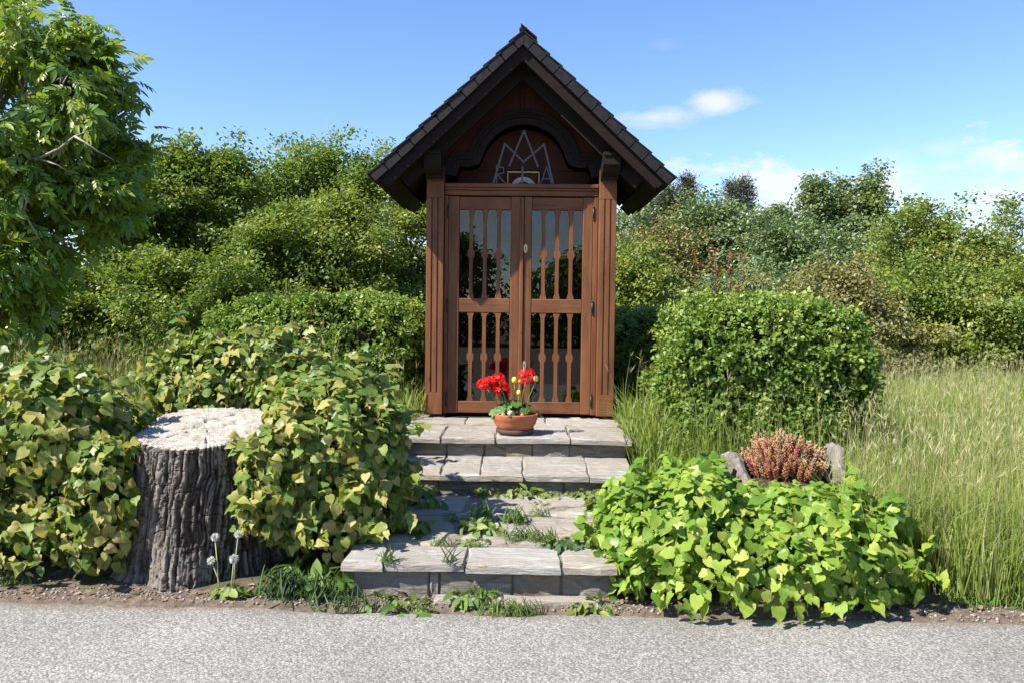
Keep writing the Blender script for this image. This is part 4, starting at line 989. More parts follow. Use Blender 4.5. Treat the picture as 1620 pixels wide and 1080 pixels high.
# ------------------------------------------------------------------ linden shoots
def lmats(tag_, cols): return [mat_leaf('linden_%s_%d' % (tag_, k), [(0, a), (1, b)], .38, .5, 'obj', .28, vein=True) for k, (a, b) in enumerate(cols)]
LM_BRONZE = lmats('bronze', [((.15, .23, .035), (.25, .32, .055)), ((.23, .28, .05), (.34, .34, .09)), ((.32, .29, .085), (.43, .37, .13)), ((.11, .19, .03), (.18, .26, .045)), ((.30, .31, .075), (.42, .38, .12))])
LM_FRESH = lmats('fresh', [((.17, .29, .035), (.25, .36, .05)), ((.22, .34, .04), (.32, .41, .065)), ((.12, .23, .03), (.18, .29, .04)), ((.28, .36, .055), (.36, .40, .09))])
L_BRONZE = mat_leaf('linden_bronze_mass', [(0, (.08, .15, .03)), (.5, (.16, .23, .045)), (.8, (.26, .29, .07)), (1, (.36, .32, .10))], .38, .4)
L_FRESH = mat_leaf('linden_fresh_mass', [(0, (.10, .20, .025)), (.5, (.19, .31, .04)), (1, (.31, .39, .06))], .38, .4)
def linden(label, lobes, n, mass, mats, base, size=(.036, .070), nstem=34, keep=None):
    """lobes: centre + radii in world; leaves hang like shingles on the shell"""
    t = thing('linden_shoots', base, label, 'bush', 'linden shoots sprouting from the stumps'); b = np.array(base)
    n = int(n * 1.75); w = np.array([l[3] * l[5] + l[4] * l[5] for l in lobes]); w = w / w.sum(); Ps, Ns, Ts = [], [], []
    for (lx, ly, lz, rx, ry, rz), wi in zip(lobes, w):
        k = int(n * wi); d = rdir(k * 2); d = d[(d[:, 2] > -.55) & (d[:, 1] < .75)][:k]
        sh = np.clip(1 - np.abs(rng.normal(0, .16, len(d))), .3, 1) * (1 + .20 * vnoise(d * 2.8 + lx * 5) + .16 * vnoise(d * 6.5 + ly)) + (rng.random(len(d)) < .05) * rng.uniform(0, .15, len(d))
        p = np.array([lx, ly, lz]) + d * sh[:, None] * np.array([rx, ry, rz]); o = unit(d / np.array([rx, ry, rz]))
        Ps.append(p); Ns.append(unit(o * .8 + np.array([-.10, -.12, .50]) + rng.normal(size=p.shape) * .52)); Ts.append(unit(o * .35 + np.array([0, 0, -1.0]) + rng.normal(size=p.shape) * .5))
        for _ in range(int(k / 42)):          # shoots standing out of the shell
            j = int(rng.integers(len(p))); dd = unit(o[j] * .7 + np.array([0, 0, .75]) + rng.normal(size=3) * .35); L = rng.uniform(.08, .20); m_ = 9
            u = np.linspace(.1, 1, m_)[:, None]; sp = p[j] + dd * u * L; sd2 = unit(np.cross(dd, np.array([.2, .9, .1]))) * np.where(np.arange(m_) % 2, 1, -1)[:, None]
            Ps.append(sp); Ts.append(unit(sd2 + np.array([0, 0, -.55]) + rng.normal(size=(m_, 3)) * .3)); Ns.append(unit(np.array([-.1, -.35, .9]) + rng.normal(size=(m_, 3)) * .4))
    p = np.concatenate(Ps); N = np.concatenate(Ns); T = np.concatenate(Ts); gr = gz(p[:, 0], p[:, 1])
    ok = p[:, 2] > np.maximum(gr, 0) + .07
    if keep is not None: ok &= keep(p)
    p, N, T = p[ok], N[ok], T[ok]; s = rng.uniform(size[0], size[1], len(p)) * np.where(rng.random(len(p)) < .2, .7, 1)
    idx = pick_visible(p, 300); rest = np.ones(len(p), bool); rest[idx] = False; q = p - b
    leaf_objects(t, None, q, N, T, s, T_HEART, mats, idx)
    link('leaf_mass', leaf_mesh('leaf_mass', q[rest], N[rest], T[rest], s[rest], T_HEART, mass), t, kind='stuff')
    mb = MB()
    for j in rng.choice(len(q), nstem, replace=False):
        a = Vector((rng.normal() * .10, rng.normal() * .06, -.02)); e = Vector(q[j]); c = a.lerp(e, .5) + Vector((0, 0, .12)); pts = []
        for k in range(7): u = k / 6; pts.append(a * (1 - u) ** 2 + c * 2 * u * (1 - u) + e * u * u)
        mb.tube(pts, [.008 * (1 - k / 6) + .002 for k in range(7)], 5)
    mb.build('stem', TWIG, t, True); return t
off_stump = lambda p: ((p[:, 0] + 1.735) / .40) ** 2 + ((p[:, 1] - 4.36) / .44) ** 2 > 1.0
linden('bronze tinted linden shoots on the left flank of the sawn stump', [(-2.62, 4.32, .46, .58, .42, .60), (-2.45, 4.2, .75, .40, .34, .36), (-3.05, 4.4, .55, .45, .4, .55), (-2.13, 4.0, .42, .20, .16, .36), (-2.55, 4.2, .24, .5, .34, .26), (-2.2, 4.05, .2, .22, .16, .2)], 3000, L_BRONZE, LM_BRONZE, (-2.45, 4.4, .03), keep=off_stump)
linden('linden shoots rising behind the sawn stump in front of the hedge', [(-1.85, 5.12, .85, .55, .30, .42), (-1.42, 5.0, .80, .30, .28, .34), (-2.1, 5.15, .8, .3, .25, .40)], 1900, L_BRONZE, LM_BRONZE, (-1.8, 5.1, .10))
linden('linden shoots between the sawn stump and the stone steps', [(-1.04, 4.32, .60, .36, .32, .46), (-1.22, 4.25, .50, .26, .28, .38), (-.86, 4.4, .50, .26, .28, .40), (-1.0, 4.5, .85, .26, .24, .26), (-1.29, 4.02, .46, .15, .16, .34), (-1.02, 4.2, .32, .34, .28, .28)], 2600, L_BRONZE, LM_BRONZE, (-1.1, 4.4, .05), keep=off_stump)
linden('bright yellow green linden shoots spilling onto the road edge, right of steps', [(1.20, 4.14, .14, .76, .68, .50), (1.66, 4.15, .12, .44, .50, .42), (.84, 4.25, .20, .38, .45, .34), (1.25, 4.5, .36, .6, .4, .26), (.66, 4.0, .17, .25, .26, .24), (1.62, 4.32, .26, .5, .36, .30)], 3900, L_FRESH, LM_FRESH, (1.3, 4.45, .04), (.036, .072),
       keep=lambda p: ~((np.abs(p[:, 0] * 4.7 / p[:, 1] - 1.615) < .36) & (p[:, 2] > .50)) & ~((np.hypot(p[:, 0] - 1.615, p[:, 1] - 4.78) < .42)) & (p[:, 1] > 3.50) & (p[:, 2] < .66))

# ------------------------------------------------------------------ rotten stump with stonecrop
def build_hollow():
    cx, cy = 1.615, 4.78; g0 = g1(cx, cy) - .02; t = thing('hollow_stump', (cx, cy, g0), 'rotten hollow stump shell with two grey jagged sides holding stonecrop', 'stump')
    OLD = mat_bark('grey_rotten_wood', (.10, .08, .065), (.22, .19, .165), (.36, .33, .30)); n = 72; V = []; F = []
    for i in range(n):
        a = 2 * math.pi * i / n; side = abs(math.cos(a)) ** 6; h = .34 + (.24 if math.cos(a) > 0 else .20) * side + rng.normal() * .012 * (1 + 2 * side) - g0 * .0
        for r, z in ((.36, -.02), (.335, h * .5), (.34 + .02 * side, h - .02), (.315, h), (.275, h - .015), (.25, .25)):
            w = 1 + .03 * math.sin(a * 9) + .02 * rng.normal(); V.append((r * w * math.cos(a), r * w * math.sin(a), z))
    for i in range(n):
        for k in range(5): F.append((i * 6 + k, ((i + 1) % n) * 6 + k, ((i + 1) % n) * 6 + k + 1, i * 6 + k + 1))
    link('shell', mesh_np('shell', V, F, OLD), t)
    MB().lathe([(.29, .0), (.28, .37), (.15, .415), (.001, .42)], seg=24).build('mould_fill', mat_plain('leaf_mould', (.05, .035, .025), .95, .1, .5, 40, .8), t)
    z0 = g0 + .41; s = thing('stonecrop_plant', (cx, cy, z0), 'reddish orange stonecrop cushion growing in the hollow stump', 'plant')
    mats = [mat_plain('stonecrop_%d' % k, c, .5, .4, .3, 60) for k, c in enumerate([(.40, .165, .085), (.45, .22, .11), (.33, .14, .10), (.36, .23, .12), (.22, .19, .08)])]
    protos = []
    for k in range(5):
        mb = MB(); L = .07 + .012 * k
        mb.tube([(0, 0, -.03), (.004, 0, L * .5), (0, .004, L)], [.004, .0045, .003], 5)
        for j in range(26):       # fleshy leaves round the stem
            a = j * 2.4; z = L * (.15 + .85 * j / 26); r = .022 * (1 - .35 * j / 26); d = Vector((math.cos(a), math.sin(a), .75)).normalized()
            mb.tube([Vector((0, 0, z)), Vector((0, 0, z)) + d * r * .6, Vector((0, 0, z)) + d * r], [.003, .0048, .0012], 4, False)
        protos.append(mesh_np('sprig', mb.v, mb.f, mats[k], True))
    for i in range(300):
        a = rng.random() * 6.283; r = math.sqrt(rng.random()) * .205; x, y = r * math.cos(a), r * math.sin(a)
        z = .135 * (1 - (r / .205) ** 2.2) - .03 + rng.normal() * .008
        o = link('sprig', protos[int(rng.choice(5, p=[.3, .28, .18, .14, .10]))], s, (x, y, z)); d = Vector((x * 2.6 + rng.normal() * .15, y * 2.6 + rng.normal() * .15, 1)).normalized()
        o.rotation_euler = d.to_track_quat('Z', 'Y').to_euler(); k = rng.uniform(.8, 1.2); o.scale = (k * .8, k * .8, k * 1.3)
    MB().lathe([(.20, -.03), (.19, .03), (.12, .08), (.05, .125), (.001, .128)], seg=20).build('cushion', POTSOIL, s, True)
build_hollow()

# ------------------------------------------------------------------ flower bowl
def build_pot():
    x, y, z = P(815, 680, 5.60).x, 5.60, .565
    sauc = MB().lathe([(.001, 0), (.118, 0), (.128, .01), (.137, .034), (.132, .036), (.122, .014), (.001, .012)], seg=40)
    sauc.build('plant_saucer', SAUCER, None, True, (x, y, z), label='dark brown round saucer under the terracotta bowl', cat='saucer')
    z += .0135
    pot = thing('flower_bowl', (x, y, z), 'round terracotta bowl of flowers on the top step', 'flower pot')
    MB().lathe([(.001, 0), (.100, 0), (.122, .018), (.148, .062), (.156, .088), (.158, .09), (.163, .122), (.165, .128), (.160, .131), (.150, .128), (.143, .09), (.09, .06)], seg=56).build('bowl', TERRA, pot, True)
    MB().lathe([(.148, .108), (.08, .118), (.001, .122)], seg=24).build('soil', POTSOIL, pot, True)
    zs = z + .112
    # geranium
    GL = mat_leaf('geranium_leaf', [(0, (.035, .085, .02)), (.5, (.07, .15, .03)), (1, (.16, .24, .08))], .25, .5); RED = mat_leaf('geranium_petal', [(0, (.55, .006, .008)), (.6, (.78, .016, .014)), (1, (.85, .06, .04))], .3, .5)
    sc = 1241 / 5.6
    ger = thing('red_geranium', (x, y, zs), 'red geranium with five round flower heads in the terracotta bowl', 'flower')
    k = 18; TR = (np.array([(0, .15, 0)] + [((.5 + .04 * math.cos(9 * t)) * math.sin(t), .5 - (.5 + .04 * math.cos(9 * t)) * math.cos(t), .09 * math.cos(6 * t)) for t in np.linspace(.12, 6.16, k)]), np.array([(0, i + 1, i + 2) for i in range(k - 1)]))
    protos = [mesh_np('leaf', TR[0], TR[1], GL, attr=np.full(k + 1, a)) for a in (.15, .5, .8)]
    for i in range(46):
        a = rng.random() * 6.283; r = rng.uniform(.03, .15); zz = rng.uniform(.01, .12) * (1.1 - r / .2)
        if rng.random() < .35: a = math.pi + rng.normal() * .5
        p = Vector((r * math.cos(a), r * math.sin(a) * .8, zz)); n = Vector((p.x * 5, p.y * 5 - .35, .7 + rng.random() * .4)).normalized()
        o = link('leaf', protos[int(rng.integers(3))], ger, p); o.rotation_euler = (Matrix.Rotation(0, 3, 'Z') @ n.to_track_quat('Z', 'Y').to_matrix() @ Matrix.Rotation(rng.random() * 6.28, 3, 'Z')).to_euler(); s = rng.uniform(.045, .085); o.scale = (s, s, s)
    pet = (np.array([(0, 0, 0), (-.3, .55, .05), (-.2, .95, -.02), (.2, .95, -.02), (.3, .55, .05)]), np.array([(0, 4, 3), (0, 3, 2), (0, 2, 1)]))
    def zpx(zx, zy): return P(730 + zx / 7.71, 560 + zy / 7.71, 5.57)
    for (zx, zy, r) in [(272, 365, .042), (360, 350, .046), (450, 300, .044), (490, 420, .060), (795, 275, .066), (425, 395, .035)]:
        c = zpx(zx, zy) - Vector((x, y, zs)); c.y += rng.normal() * .02; n = 46; d = rdir(n); d = d[d[:, 2] > -.55]
        fp = np.array(c) + d * r * rng.uniform(.78, 1.0, (len(d), 1)); pp = np.repeat(fp, 5, 0); dd = np.repeat(d, 5, 0)
        e1 = unit(np.cross(dd, np.array([.3, .2, .9]))); e2 = np.cross(dd, e1); ang = np.tile(np.arange(5) * 1.2566, len(d)) + np.repeat(rng.random(len(d)) * 6, 5)
        T = e1 * np.cos(ang)[:, None] + e2 * np.sin(ang)[:, None] + dd * .45
        link('flower_head', leaf_mesh('flower_head', pp, dd - T * .3, T, .021, pet, RED), ger)
        m = MB(); a = Vector((c.x * .35, c.y * .3, .0)); m.tube([a, a.lerp(c, .5) + Vector((0, -.01, .02)), c], [.004, .0035, .003], 6); m.build('stem', mat_stem, ger, True)
    # yellow buds
    YEL = mat_plain('yellow_petal', (.75, .62, .13), .5, .3, .15, 40)
    for i, (zx, zy, lab) in enumerate([(645, 312, 'yellow ball shaped bud left of the single red head'), (908, 296, 'yellow ball shaped bud right of the single red head'), (700, 465, 'low yellow bud in the middle of the bowl'), (712, 322, 'small faded yellow bud touching the single red head')]):
        c = zpx(zx, zy); c.y += .0; f = thing('yellow_flower', (x + (c.x - x) * .45, y - .02, zs), lab, 'flower', 'yellow flowers in the bowl'); l = c - f.location; r = (.019, .018, .016, .012)[i]
        MB().lathe([(.001, -r * 1.25), (r * .75, -r * .9), (r, 0), (r * .82, r * .75), (r * .3, r * 1.2), (.001, r * 1.2)], l, 14).build('bud', YEL, f, True)
        MB().tube([(0, 0, -.01), (l.x * .4, l.y * .4, l.z * .5), (l.x, l.y, l.z - r)], .0032, 6).build('stem', mat_stem, f, True)
        leaf_objects(f, None, np.array([[0, 0, .0], [0.004, 0, .01]]), np.array([[.3, -1, .2], [-.4, -1, .2]]), np.array([[.25, 0, 1], [-.3, 0, 1]]), [.11, .09], (T_ELL[0] * np.array([.6, 1, 1]), T_ELL[1]), [mat_stem], range(2))
    wh = thing('white_viola', (zpx(610, 640).x, y - .125, zs), 'small white flower at the front rim of the bowl', 'flower'); d = rdir(16); d[:, 1] = -np.abs(d[:, 1])
    link('petal', leaf_mesh('petal', d * .012 + np.array([0, -.01, .035]), d, rdir(16), .024, pet, mat_plain('white_petal', (.78, .77, .8), .5, .3, .05)), wh)
    MB().tube([(0, .01, -.01), (0, 0, .02), (0, -.008, .035)], .003, 6).build('stem', mat_stem, wh, True)
    p = rng.normal(size=(7, 3)) * .015; leaf_objects(wh, None, p + np.array([0, 0, .01]), rdir(7) + np.array([0, -.8, .6]), rdir(7) + np.array([0, -.5, 0]), [.045] * 7, T_ELL, [mat_stem], range(7))
    for i, (zx, zy, lab) in enumerate([(515, 685, 'orange brown egg on the left of the bowl soil'), (745, 695, 'reddish brown egg right of the white flower')]):
        c = zpx(zx, zy); MB().lathe([(.001, -.020), (.014, -.014), (.019, 0), (.016, .012), (.008, .021), (.001, .023)], seg=16).build('decorative_egg', mat_plain('egg_shell_%d' % i, [(.5, .16, .07), (.36, .085, .05)][i], .35, .5, .1), None, True, (c.x, y - .115, zs + .013), label=lab, cat='egg', group='eggs in the bowl')
mat_stem = mat_plain('green_stem', (.14, .19, .05), .6, .3, .25, 30)
build_pot()

# ------------------------------------------------------------------ weeds, grass, small plants
WEED = [mat_leaf('weed_leaf_%d' % k, [(0, a), (1, b)], .33, .5, 'attr') for k, (a, b) in enumerate([((.07, .14, .03), (.17, .26, .05)), ((.10, .16, .035), (.24, .29, .07)), ((.05, .10, .035), (.11, .18, .06))])]
WEEDO = [mat_leaf('weed_single_leaf_%d' % k, [(0, a), (1, b)], .33, .5, 'obj') for k, (a, b) in enumerate([((.07, .14, .03), (.17, .26, .05)), ((.10, .16, .035), (.24, .29, .07)), ((.05, .10, .035), (.11, .18, .06))])]
T_WEED = (T_ELL[0] * np.array([1.25, 1, 1]), T_ELL[1])
def step_z(x, y):
    if y < 3.78 or abs(x) > .86: return g1(x, y)
    if y < 5.02: return .182 + (y - 3.79) * .058
    return .383 if y < 5.43 else .556
def weed(px, py, y, label, h=.07, w=.07, n=26, kind=0, blade=False, group='weeds in the step joints'):
    x = P(px, py, y).x; z = step_z(x, y); t = thing('weed_tuft', (x, y, z), label, 'weed', group)
    a = rng.random(n) * 6.283; r = rng.random(n) ** .7 * w * .5; p = np.stack([np.cos(a) * r * 1.3, np.sin(a) * r * .7, np.zeros(n) - .003 if blade else rng.random(n) * h * .55], -1)
    o = np.stack([np.cos(a), np.sin(a), np.zeros(n)], -1)
    if blade: link('blade', leaf_mesh('blade', p, o * .7 + np.array([0, -.3, .3]), o * .7 + rng.normal(size=(n, 3)) * .4 + np.array([0, 0, 1]), h * rng.uniform(.5, 1.2, n), T_ELL, WEED[kind], None, .13), t)
    else: leaf_objects(t, None, p, o * .4 + np.array([0, -.1, .8]) + rng.normal(size=(n, 3)) * .3, o + np.array([0, 0, .4]) + rng.normal(size=(n, 3)) * .3, h * rng.uniform(.4, .8, n), T_WEED, [WEEDO[kind]], range(n))
    mb = MB()
    for k in range(0, n, 2): mb.tube([(p[k][0] * .3, p[k][1] * .3, -.006), tuple(p[k] + np.array([0, 0, .002]))], .0014, 4)
    mb.build('stem', mat_stem, t)
def zw(zx, zy): return 540 + zx * .40747, 560 + zy * .40747
def build_weeds():
    W = [(580, 545, 4.98, .07, .12, 34, 1, 0, 'round leafy weed against the second riser'), (715, 545, 4.98, .085, .14, 40, 1, 0, 'taller leafy weed in the middle of the second riser'), (800, 553, 4.97, .05, .10, 24, 1, 0, 'low leafy weed right of the taller one at the riser'), (870, 553, 4.98, .045, .16, 30, 1, 0, 'creeping weed along the foot of the second riser'), (965, 553, 4.98, .075, .12, 34, 1, 0, 'leafy weed at the right end of the second riser'),
         (770, 580, 4.80, .03, .08, 18, 1, 0, 'tiny weed on the upper flagstone joint'), (545, 690, 4.34, .07, .12, 40, 0, 0, 'spreading weed in the big joint between flagstones'), (560, 725, 4.27, .07, .16, 40, 1, 0, 'yellowish weed trailing down the flagstone joint'), (505, 750, 4.10, .05, .12, 26, 1, 0, 'small weed behind the edge slab joint'),
         (540, 640, 4.45, .12, .10, 26, 0, 1, 'grassy tuft at the upper end of the flagstone joint'), (680, 665, 4.42, .10, .10, 40, 0, 1, 'dense grass tuft beside the pale flagstone'), (770, 640, 4.60, .06, .08, 22, 0, 1, 'small grass tuft between the upper flagstones'), (700, 740, 4.18, .08, .14, 44, 0, 1, 'grass tuft behind the middle edge slab'), (760, 755, 4.12, .07, .12, 36, 0, 1, 'grass tuft at the right of the middle edge slab'), (820, 755, 4.08, .09, .08, 22, 0, 1, 'thin grass tuft with upright blades on the edge joint'), (880, 765, 4.06, .075, .14, 34, 2, 0, 'dark green weed behind the right edge slab'), (945, 765, 4.06, .05, .12, 26, 2, 0, 'low dark weed near the linden shoots on the steps'),
         (390, 765, 4.06, .055, .11, 26, 0, 1, 'grass tuft behind the left edge slab'), (450, 650, 4.50, .05, .12, 26, 1, 0, 'leafy weed at the left border of the flagstones'), (270, 720, 4.25, .10, .10, 34, 0, 0, 'upright leafy weed at the left side of the platform'), (1040, 610, 4.72, .10, .16, 40, 1, 0, 'leafy weed at the right border of the flagstones'), (330, 600, 4.72, .09, .12, 36, 0, 0, 'bushy weed beside the left end of the treads'), (320, 525, 4.95, .09, .12, 36, 0, 0, 'bushy weed at the left end of the second tread'),
         (510, 935, 3.77, .085, .13, 36, 0, 0, 'leafy weed at the foot of the lowest riser'), (175, 915, 3.80, .08, .08, 18, 0, 1, 'thin weed at the left foot of the steps'), (420, 900, 3.80, .09, .05, 12, 2, 1, 'single thin plant on the yellowish riser stone'), (570, 985, 3.72, .08, .10, 34, 0, 1, 'grass tuft in front of the foot slab'), (640, 1020, 3.66, .08, .20, 60, 0, 1, 'wide grass tuft at the road edge below the steps'), (690, 1010, 3.67, .075, .14, 40, 0, 1, 'grass tuft at the road edge beside the wide one'), (980, 985, 3.72, .07, .16, 30, 1, 0, 'low weed under the right linden shoots by the foot slab'),
         (265, 1010, 3.66, .075, .16, 20, 0, 0, 'flat broad leaved weed at the road edge'), (190, 965, 3.72, .075, .20, 18, 0, 0, 'broad leaved weed lying left of the foot slab'), (300, 985, 3.68, .06, .14, 24, 1, 1, 'dry grassy weed between the broad leaved ones'), (25, 980, 3.70, .09, .22, 60, 2, 1, 'feathery dark weed by the left linden shoots')]
    for zx, zy, y, h, w, n, k, bl, lab in W:
        px, py = zw(zx, zy); weed(px, py, y, lab, h * 1.2, w * 1.3, int(n * 1.4), k, bool(bl))
    for px, py, y, h, w, n, k, bl, lab in [(440, 930, 3.80, .17, .20, 90, 2, 1, 'feathery green weed clump right of the stump foot'), (480, 935, 3.78, .15, .26, 110, 2, 1, 'wide feathery weed clump at the soil edge'), (525, 925, 3.82, .16, .16, 40, 0, 0, 'broad leaved weed clump left of the lowest riser'), (500, 900, 3.92, .2, .25, 60, 0, 0, 'leafy weed under the linden shoots beside the steps'), (365, 925, 3.80, .11, .10, 40, 1, 0, 'yellowish leaf rosette under the dandelion clocks'), (20, 935, 3.92, .08, .2, 40, 0, 1, 'grass tuft below the left linden shoots'), (1600, 950, 3.85, .10, .25, 70, 0, 1, 'short grass tuft at the soil edge of the meadow'), (1530, 955, 3.84, .09, .25, 70, 0, 1, 'short grass tuft right of the bright linden shoots')]:
        weed(px, py, y, lab, h, w, n, k, bool(bl), 'weeds along the road edge')
    # dandelion clocks
    FL = mat_plain('dandelion_fluff', (.70, .69, .62), .9, .1, .12)
    for i, (px, py, y, lab) in enumerate([(340, 849, 3.82, 'white dandelion clock, upper left of three before the stump'), (377, 844, 3.82, 'white dandelion clock, highest of three before the stump'), (334, 886, 3.80, 'low white dandelion clock close to the stump bark'), (370, 883, 3.79, 'half blown cream dandelion clock before the stump'), (1417, 697, 5.6, 'white dandelion clock at the meadow edge'), (1465, 687, 6.2, 'faded dandelion clock among the meadow grass')]):
        c = P(px, py, y); bx = P(px + (6, -8, 16, -4, 3, 4)[i], 950, y).x; z = g1(bx, y); t = thing('dandelion_clock', (bx, y, z), lab, 'flower', 'dandelion clocks'); l = c - Vector((bx, y, z)); n = 320; d = rdir(n); r = .022 if i != 3 else .026
        link('seed_head', leaf_mesh('seed_head', np.array(l) + d * r * .25, rdir(n), d, r * rng.uniform(.55, .9, n), T_RHOMB, FL, None, .28), t)
        MB().tube([(0, 0, -.02), (l.x * .3, 0, l.z * .5), tuple(l)], [.0035, .003, .0025], 6).build('stem', mat_plain('pale_stalk', (.36, .33, .17), .6, .3, .2) if i == 0 else bpy.data.materials['pale_stalk'], t, True)
build_weeds()

def blades(x, y, z, h, lean, w):
    """three-triangle blades"""
    n = len(x); a = rng.random(n) * 6.283; la = rng.random(n) * 6.283; dx, dy = np.cos(la) * lean * h, np.sin(la) * lean * h; wx, wy = np.cos(a) * w, np.sin(a) * w
    b = np.stack([x, y, z], -1); m = b + np.stack([dx * .3, dy * .3, h * .58], -1); tp = b + np.stack([dx, dy, h * (1 - .35 * np.minimum(lean, 1.2))], -1); s = np.stack([wx, wy, w * 0], -1)
    V = np.stack([b - s, b + s, m + s * .8, m - s * .8, tp], 1); F = np.array([(0, 1, 2), (0, 2, 3), (3, 2, 4)])
    return V.reshape(-1, 3), (F[None] + (np.arange(n) * 5)[:, None, None]).reshape(-1, 3)
GRASS = mat_leaf('meadow_grass', [(0, (.12, .20, .032)), (.45, (.215, .295, .055)), (.75, (.31, .355, .10)), (.9, (.44, .40, .20)), (1, (.52, .47, .30))], .42, .5)
def grass(name, label, x, y, hmin, hmax, lean=.5, w=.003, dry=.12, heads=0, mat=None):
    n = len(x); z = gz(x, y) - .01; h = rng.uniform(hmin, hmax, n) * (1 + .28 * vnoise(np.stack([x * 1.7, y * 1.7, x * 0 + 4], -1))) * np.where(rng.random(n) < .35, .6, 1); V, F = blades(x, y, z, h, rng.random(n) * lean, w * (1 + (y - 4) * .10))
    at = np.where(rng.random(n) < dry, rng.uniform(.85, 1, n), np.clip(rng.normal(.42, .16, n) + .18 * vnoise(np.stack([x * 1.2, y * 1.2, x * 0], -1)), 0, .8)); at = np.repeat(at, 5); Vs, Fs, As = [V], [F], [at]
    if heads:       # seed stalks
        k = rng.choice(n, heads, replace=False); hh = rng.uniform(hmax * .95, hmax * 1.4, heads); v, f = blades(x[k], y[k], z[k], hh, rng.random(heads) * .30, np.full(heads, .0013) * (1 + (y[k] - 4) * .12))
        Vs.append(v); Fs.append(f + len(V)); As.append(np.full(len(v), .88)); o = len(V) + len(v); tips = v.reshape(-1, 5, 3)[:, 4]; mid = v.reshape(-1, 5, 3)[:, 2]; T = unit(tips - mid)
        tv, tf = T_RHOMB; B, T2, N2 = leaf_frames(rdir(heads * 4), np.repeat(T, 4, 0) + rng.normal(size=(heads * 4, 3)) * .13); s = rng.uniform(.035, .085, heads * 4)
        hv = (np.repeat(tips - T * .07, 4, 0)[:, None] + s[:, None, None] * (tv[None, :, 0:1] * B[:, None] * .10 + tv[None, :, 1:2] * T2[:, None]))
        Vs.append(hv.reshape(-1, 3)); Fs.append((tf[None] + (np.arange(heads * 4) * 4)[:, None, None]).reshape(-1, 3) + o); As.append(np.repeat(rng.uniform(.86, 1, heads * 4), 4))
    return link(name, mesh_np(name, np.concatenate(Vs), np.concatenate(Fs), mat or GRASS, attr=np.concatenate(As)), None, None, label, 'grass', None, 'stuff')
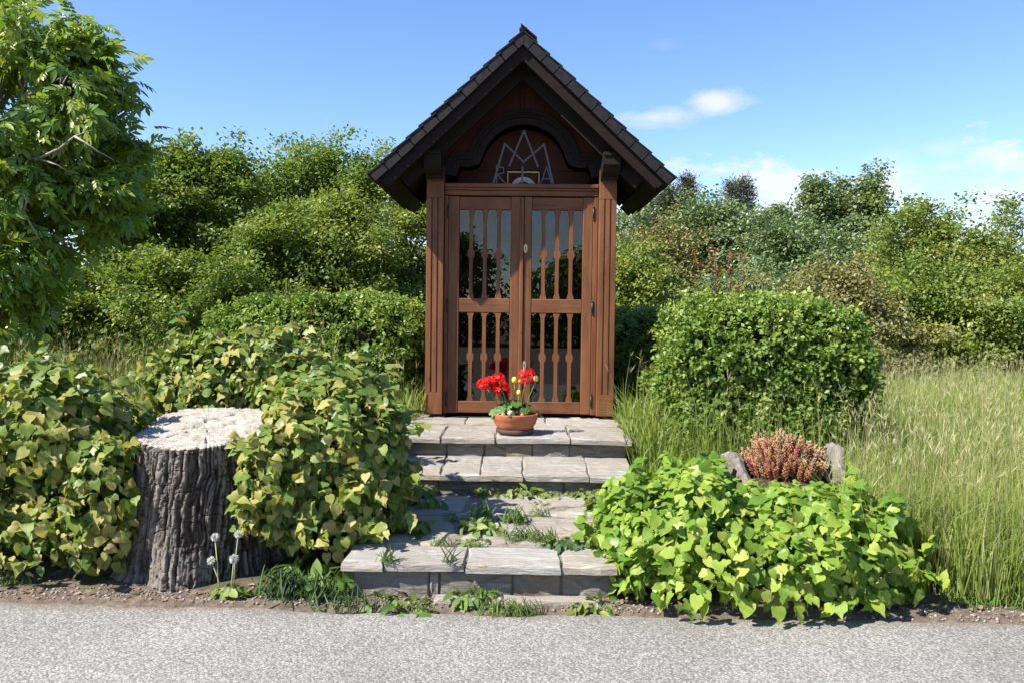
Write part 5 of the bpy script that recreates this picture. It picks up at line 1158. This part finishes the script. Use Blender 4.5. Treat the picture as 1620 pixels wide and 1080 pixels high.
def build_grass():
    # meadow on the right, thinning with distance
    n = 125000; y = 3.82 + (rng.random(n) ** 1.5) * 12.5; x = 1.15 + rng.random(n) * (y * .78 + .6 - .6); hed = (x < 2.45) & (y > 5.4) & (y < 6.9); ok = ~hed & (x > np.where(y < 5.2, 1.75, 1.0)) & ~((np.abs(x - 1.615) < .4) & (np.abs(y - 4.78) < .4)); ok &= rng.random(n) < sstep(3.8, 4.15, y + .10 * vnoise(np.stack([x * 3, y * 0, y * 0], -1)))
    x, y = x[ok], y[ok]; grass('meadow_grass', 'tall yellow green meadow grass with pale seed heads', x, y, .30, .66, .55, .0028, .10, 6500)
    n = 26000; y = 5.2 + rng.random(n) * 6; x = -6.5 + rng.random(n) * 5.2; ok = ~((x > -2.9) & (y > 6.7)) & ~((x > -2.4) & (y < 5.5)) & (x > -.75 * y); grass('tall_grass', 'tall grass with seed heads under the walnut tree', x[ok], y[ok], .35, .85, .6, .0035, .10, 900)
    n = 900; y = rng.uniform(5.25, 6.6, n); x = rng.uniform(.80, 1.06, n); grass('grass_fringe', 'long grass blades between shrine and clipped hedge', x, y, .15, .55, 1.1, .0042, .05, 14)
    n = 420; y = rng.uniform(6.2, 6.8, n); x = rng.uniform(-1.15, -.82, n); grass('grass_fringe', 'grass blades at the left shrine post', x, y, .15, .5, .8, .0035, .05, 14)
    n = 5200; y = rng.uniform(5.0, 5.7, n); x = rng.uniform(.85, 2.6, n); ok = (np.hypot(x - 1.615, y - 4.78) > .42); grass('grass_border', 'short grass along the foot of the right hedge', x[ok], y[ok], .08, .28, .8, .003, .08, 10)
    # leafy undergrowth on the bank left of the steps
    n = 5200; x = rng.uniform(-1.75, -.80, n); y = rng.uniform(4.55, 6.7, n); hh = (.10 + .30 * rng.random(n) ** 1.5) * (1 + .5 * vnoise(np.stack([x * 4, y * 4, x * 0], -1))); ok = x < -.88 - .12 * rng.random(n); x, y, hh = x[ok], y[ok], hh[ok]; p = np.stack([x, y, gz(x, y) + hh * rng.uniform(.3, 1, len(x))], -1); n = len(x)
    link('leafy_undergrowth', leaf_mesh('leafy_undergrowth', p, rng.normal(size=(n, 3)) * .4 + np.array([.1, -.2, .9]), rdir(n) + np.array([.3, -.5, .1]), rng.uniform(.03, .07, n), T_ELL, WEED[0], None, 1.4), None, None, 'low leafy ground cover on the bank left of the steps', 'ground cover', None, 'stuff')
    # loose grit and dead leaves along the verge
    n = 2000; x = rng.uniform(-4, 4, n); y = 3.70 - .012 * x + np.abs(rng.normal(0, .10, n)); z = gz(x, y) + .003; k = rng.uniform(.004, .012, n); oc = np.array([(1, 0, 0), (-1, 0, 0), (0, 1, 0), (0, -1, 0), (0, 0, .7), (0, 0, -.7)]); of = np.array([(0, 2, 4), (2, 1, 4), (1, 3, 4), (3, 0, 4), (2, 0, 5), (1, 2, 5), (3, 1, 5), (0, 3, 5)])
    V = np.stack([x, y, z], -1)[:, None] + oc[None] * k[:, None, None] * rng.uniform(.6, 1.3, (n, 6, 1)); m, nt, b = new_mat('loose_grit'); a = nd(nt, 'ShaderNodeAttribute', attribute_name='rnd'); nt.links.new(ramp(nt, a.outputs['Fac'], [(0, (.14, .11, .09)), (.5, (.20, .17, .14)), (1, (.33, .30, .27))]), b.inputs['Base Color']); b.inputs['Roughness'].default_value = .9
    link('roadside_grit', mesh_np('roadside_grit', V.reshape(-1, 3), (of[None] + (np.arange(n) * 6)[:, None, None]).reshape(-1, 3), m, attr=np.repeat(rng.random(n), 6)), None, None, 'loose grit scattered along the soil verge', 'gravel', None, 'stuff')
    n = 260; x = rng.uniform(-3, 3, n); y = 3.74 - .012 * x + np.abs(rng.normal(0, .12, n)); p = np.stack([x, y, gz(x, y) + .012], -1); link('leaf_litter', leaf_mesh('leaf_litter', p, rng.normal(size=(n, 3)) * .35 + np.array([0, 0, 1]), rdir(n), rng.uniform(.02, .05, n), T_ELL, mat_leaf('dead_leaf', [(0, (.12, .07, .04)), (1, (.33, .24, .15))], .2, .7)), None, None, 'dry brown leaves lying on the soil verge', 'leaf litter', None, 'stuff')
build_grass()
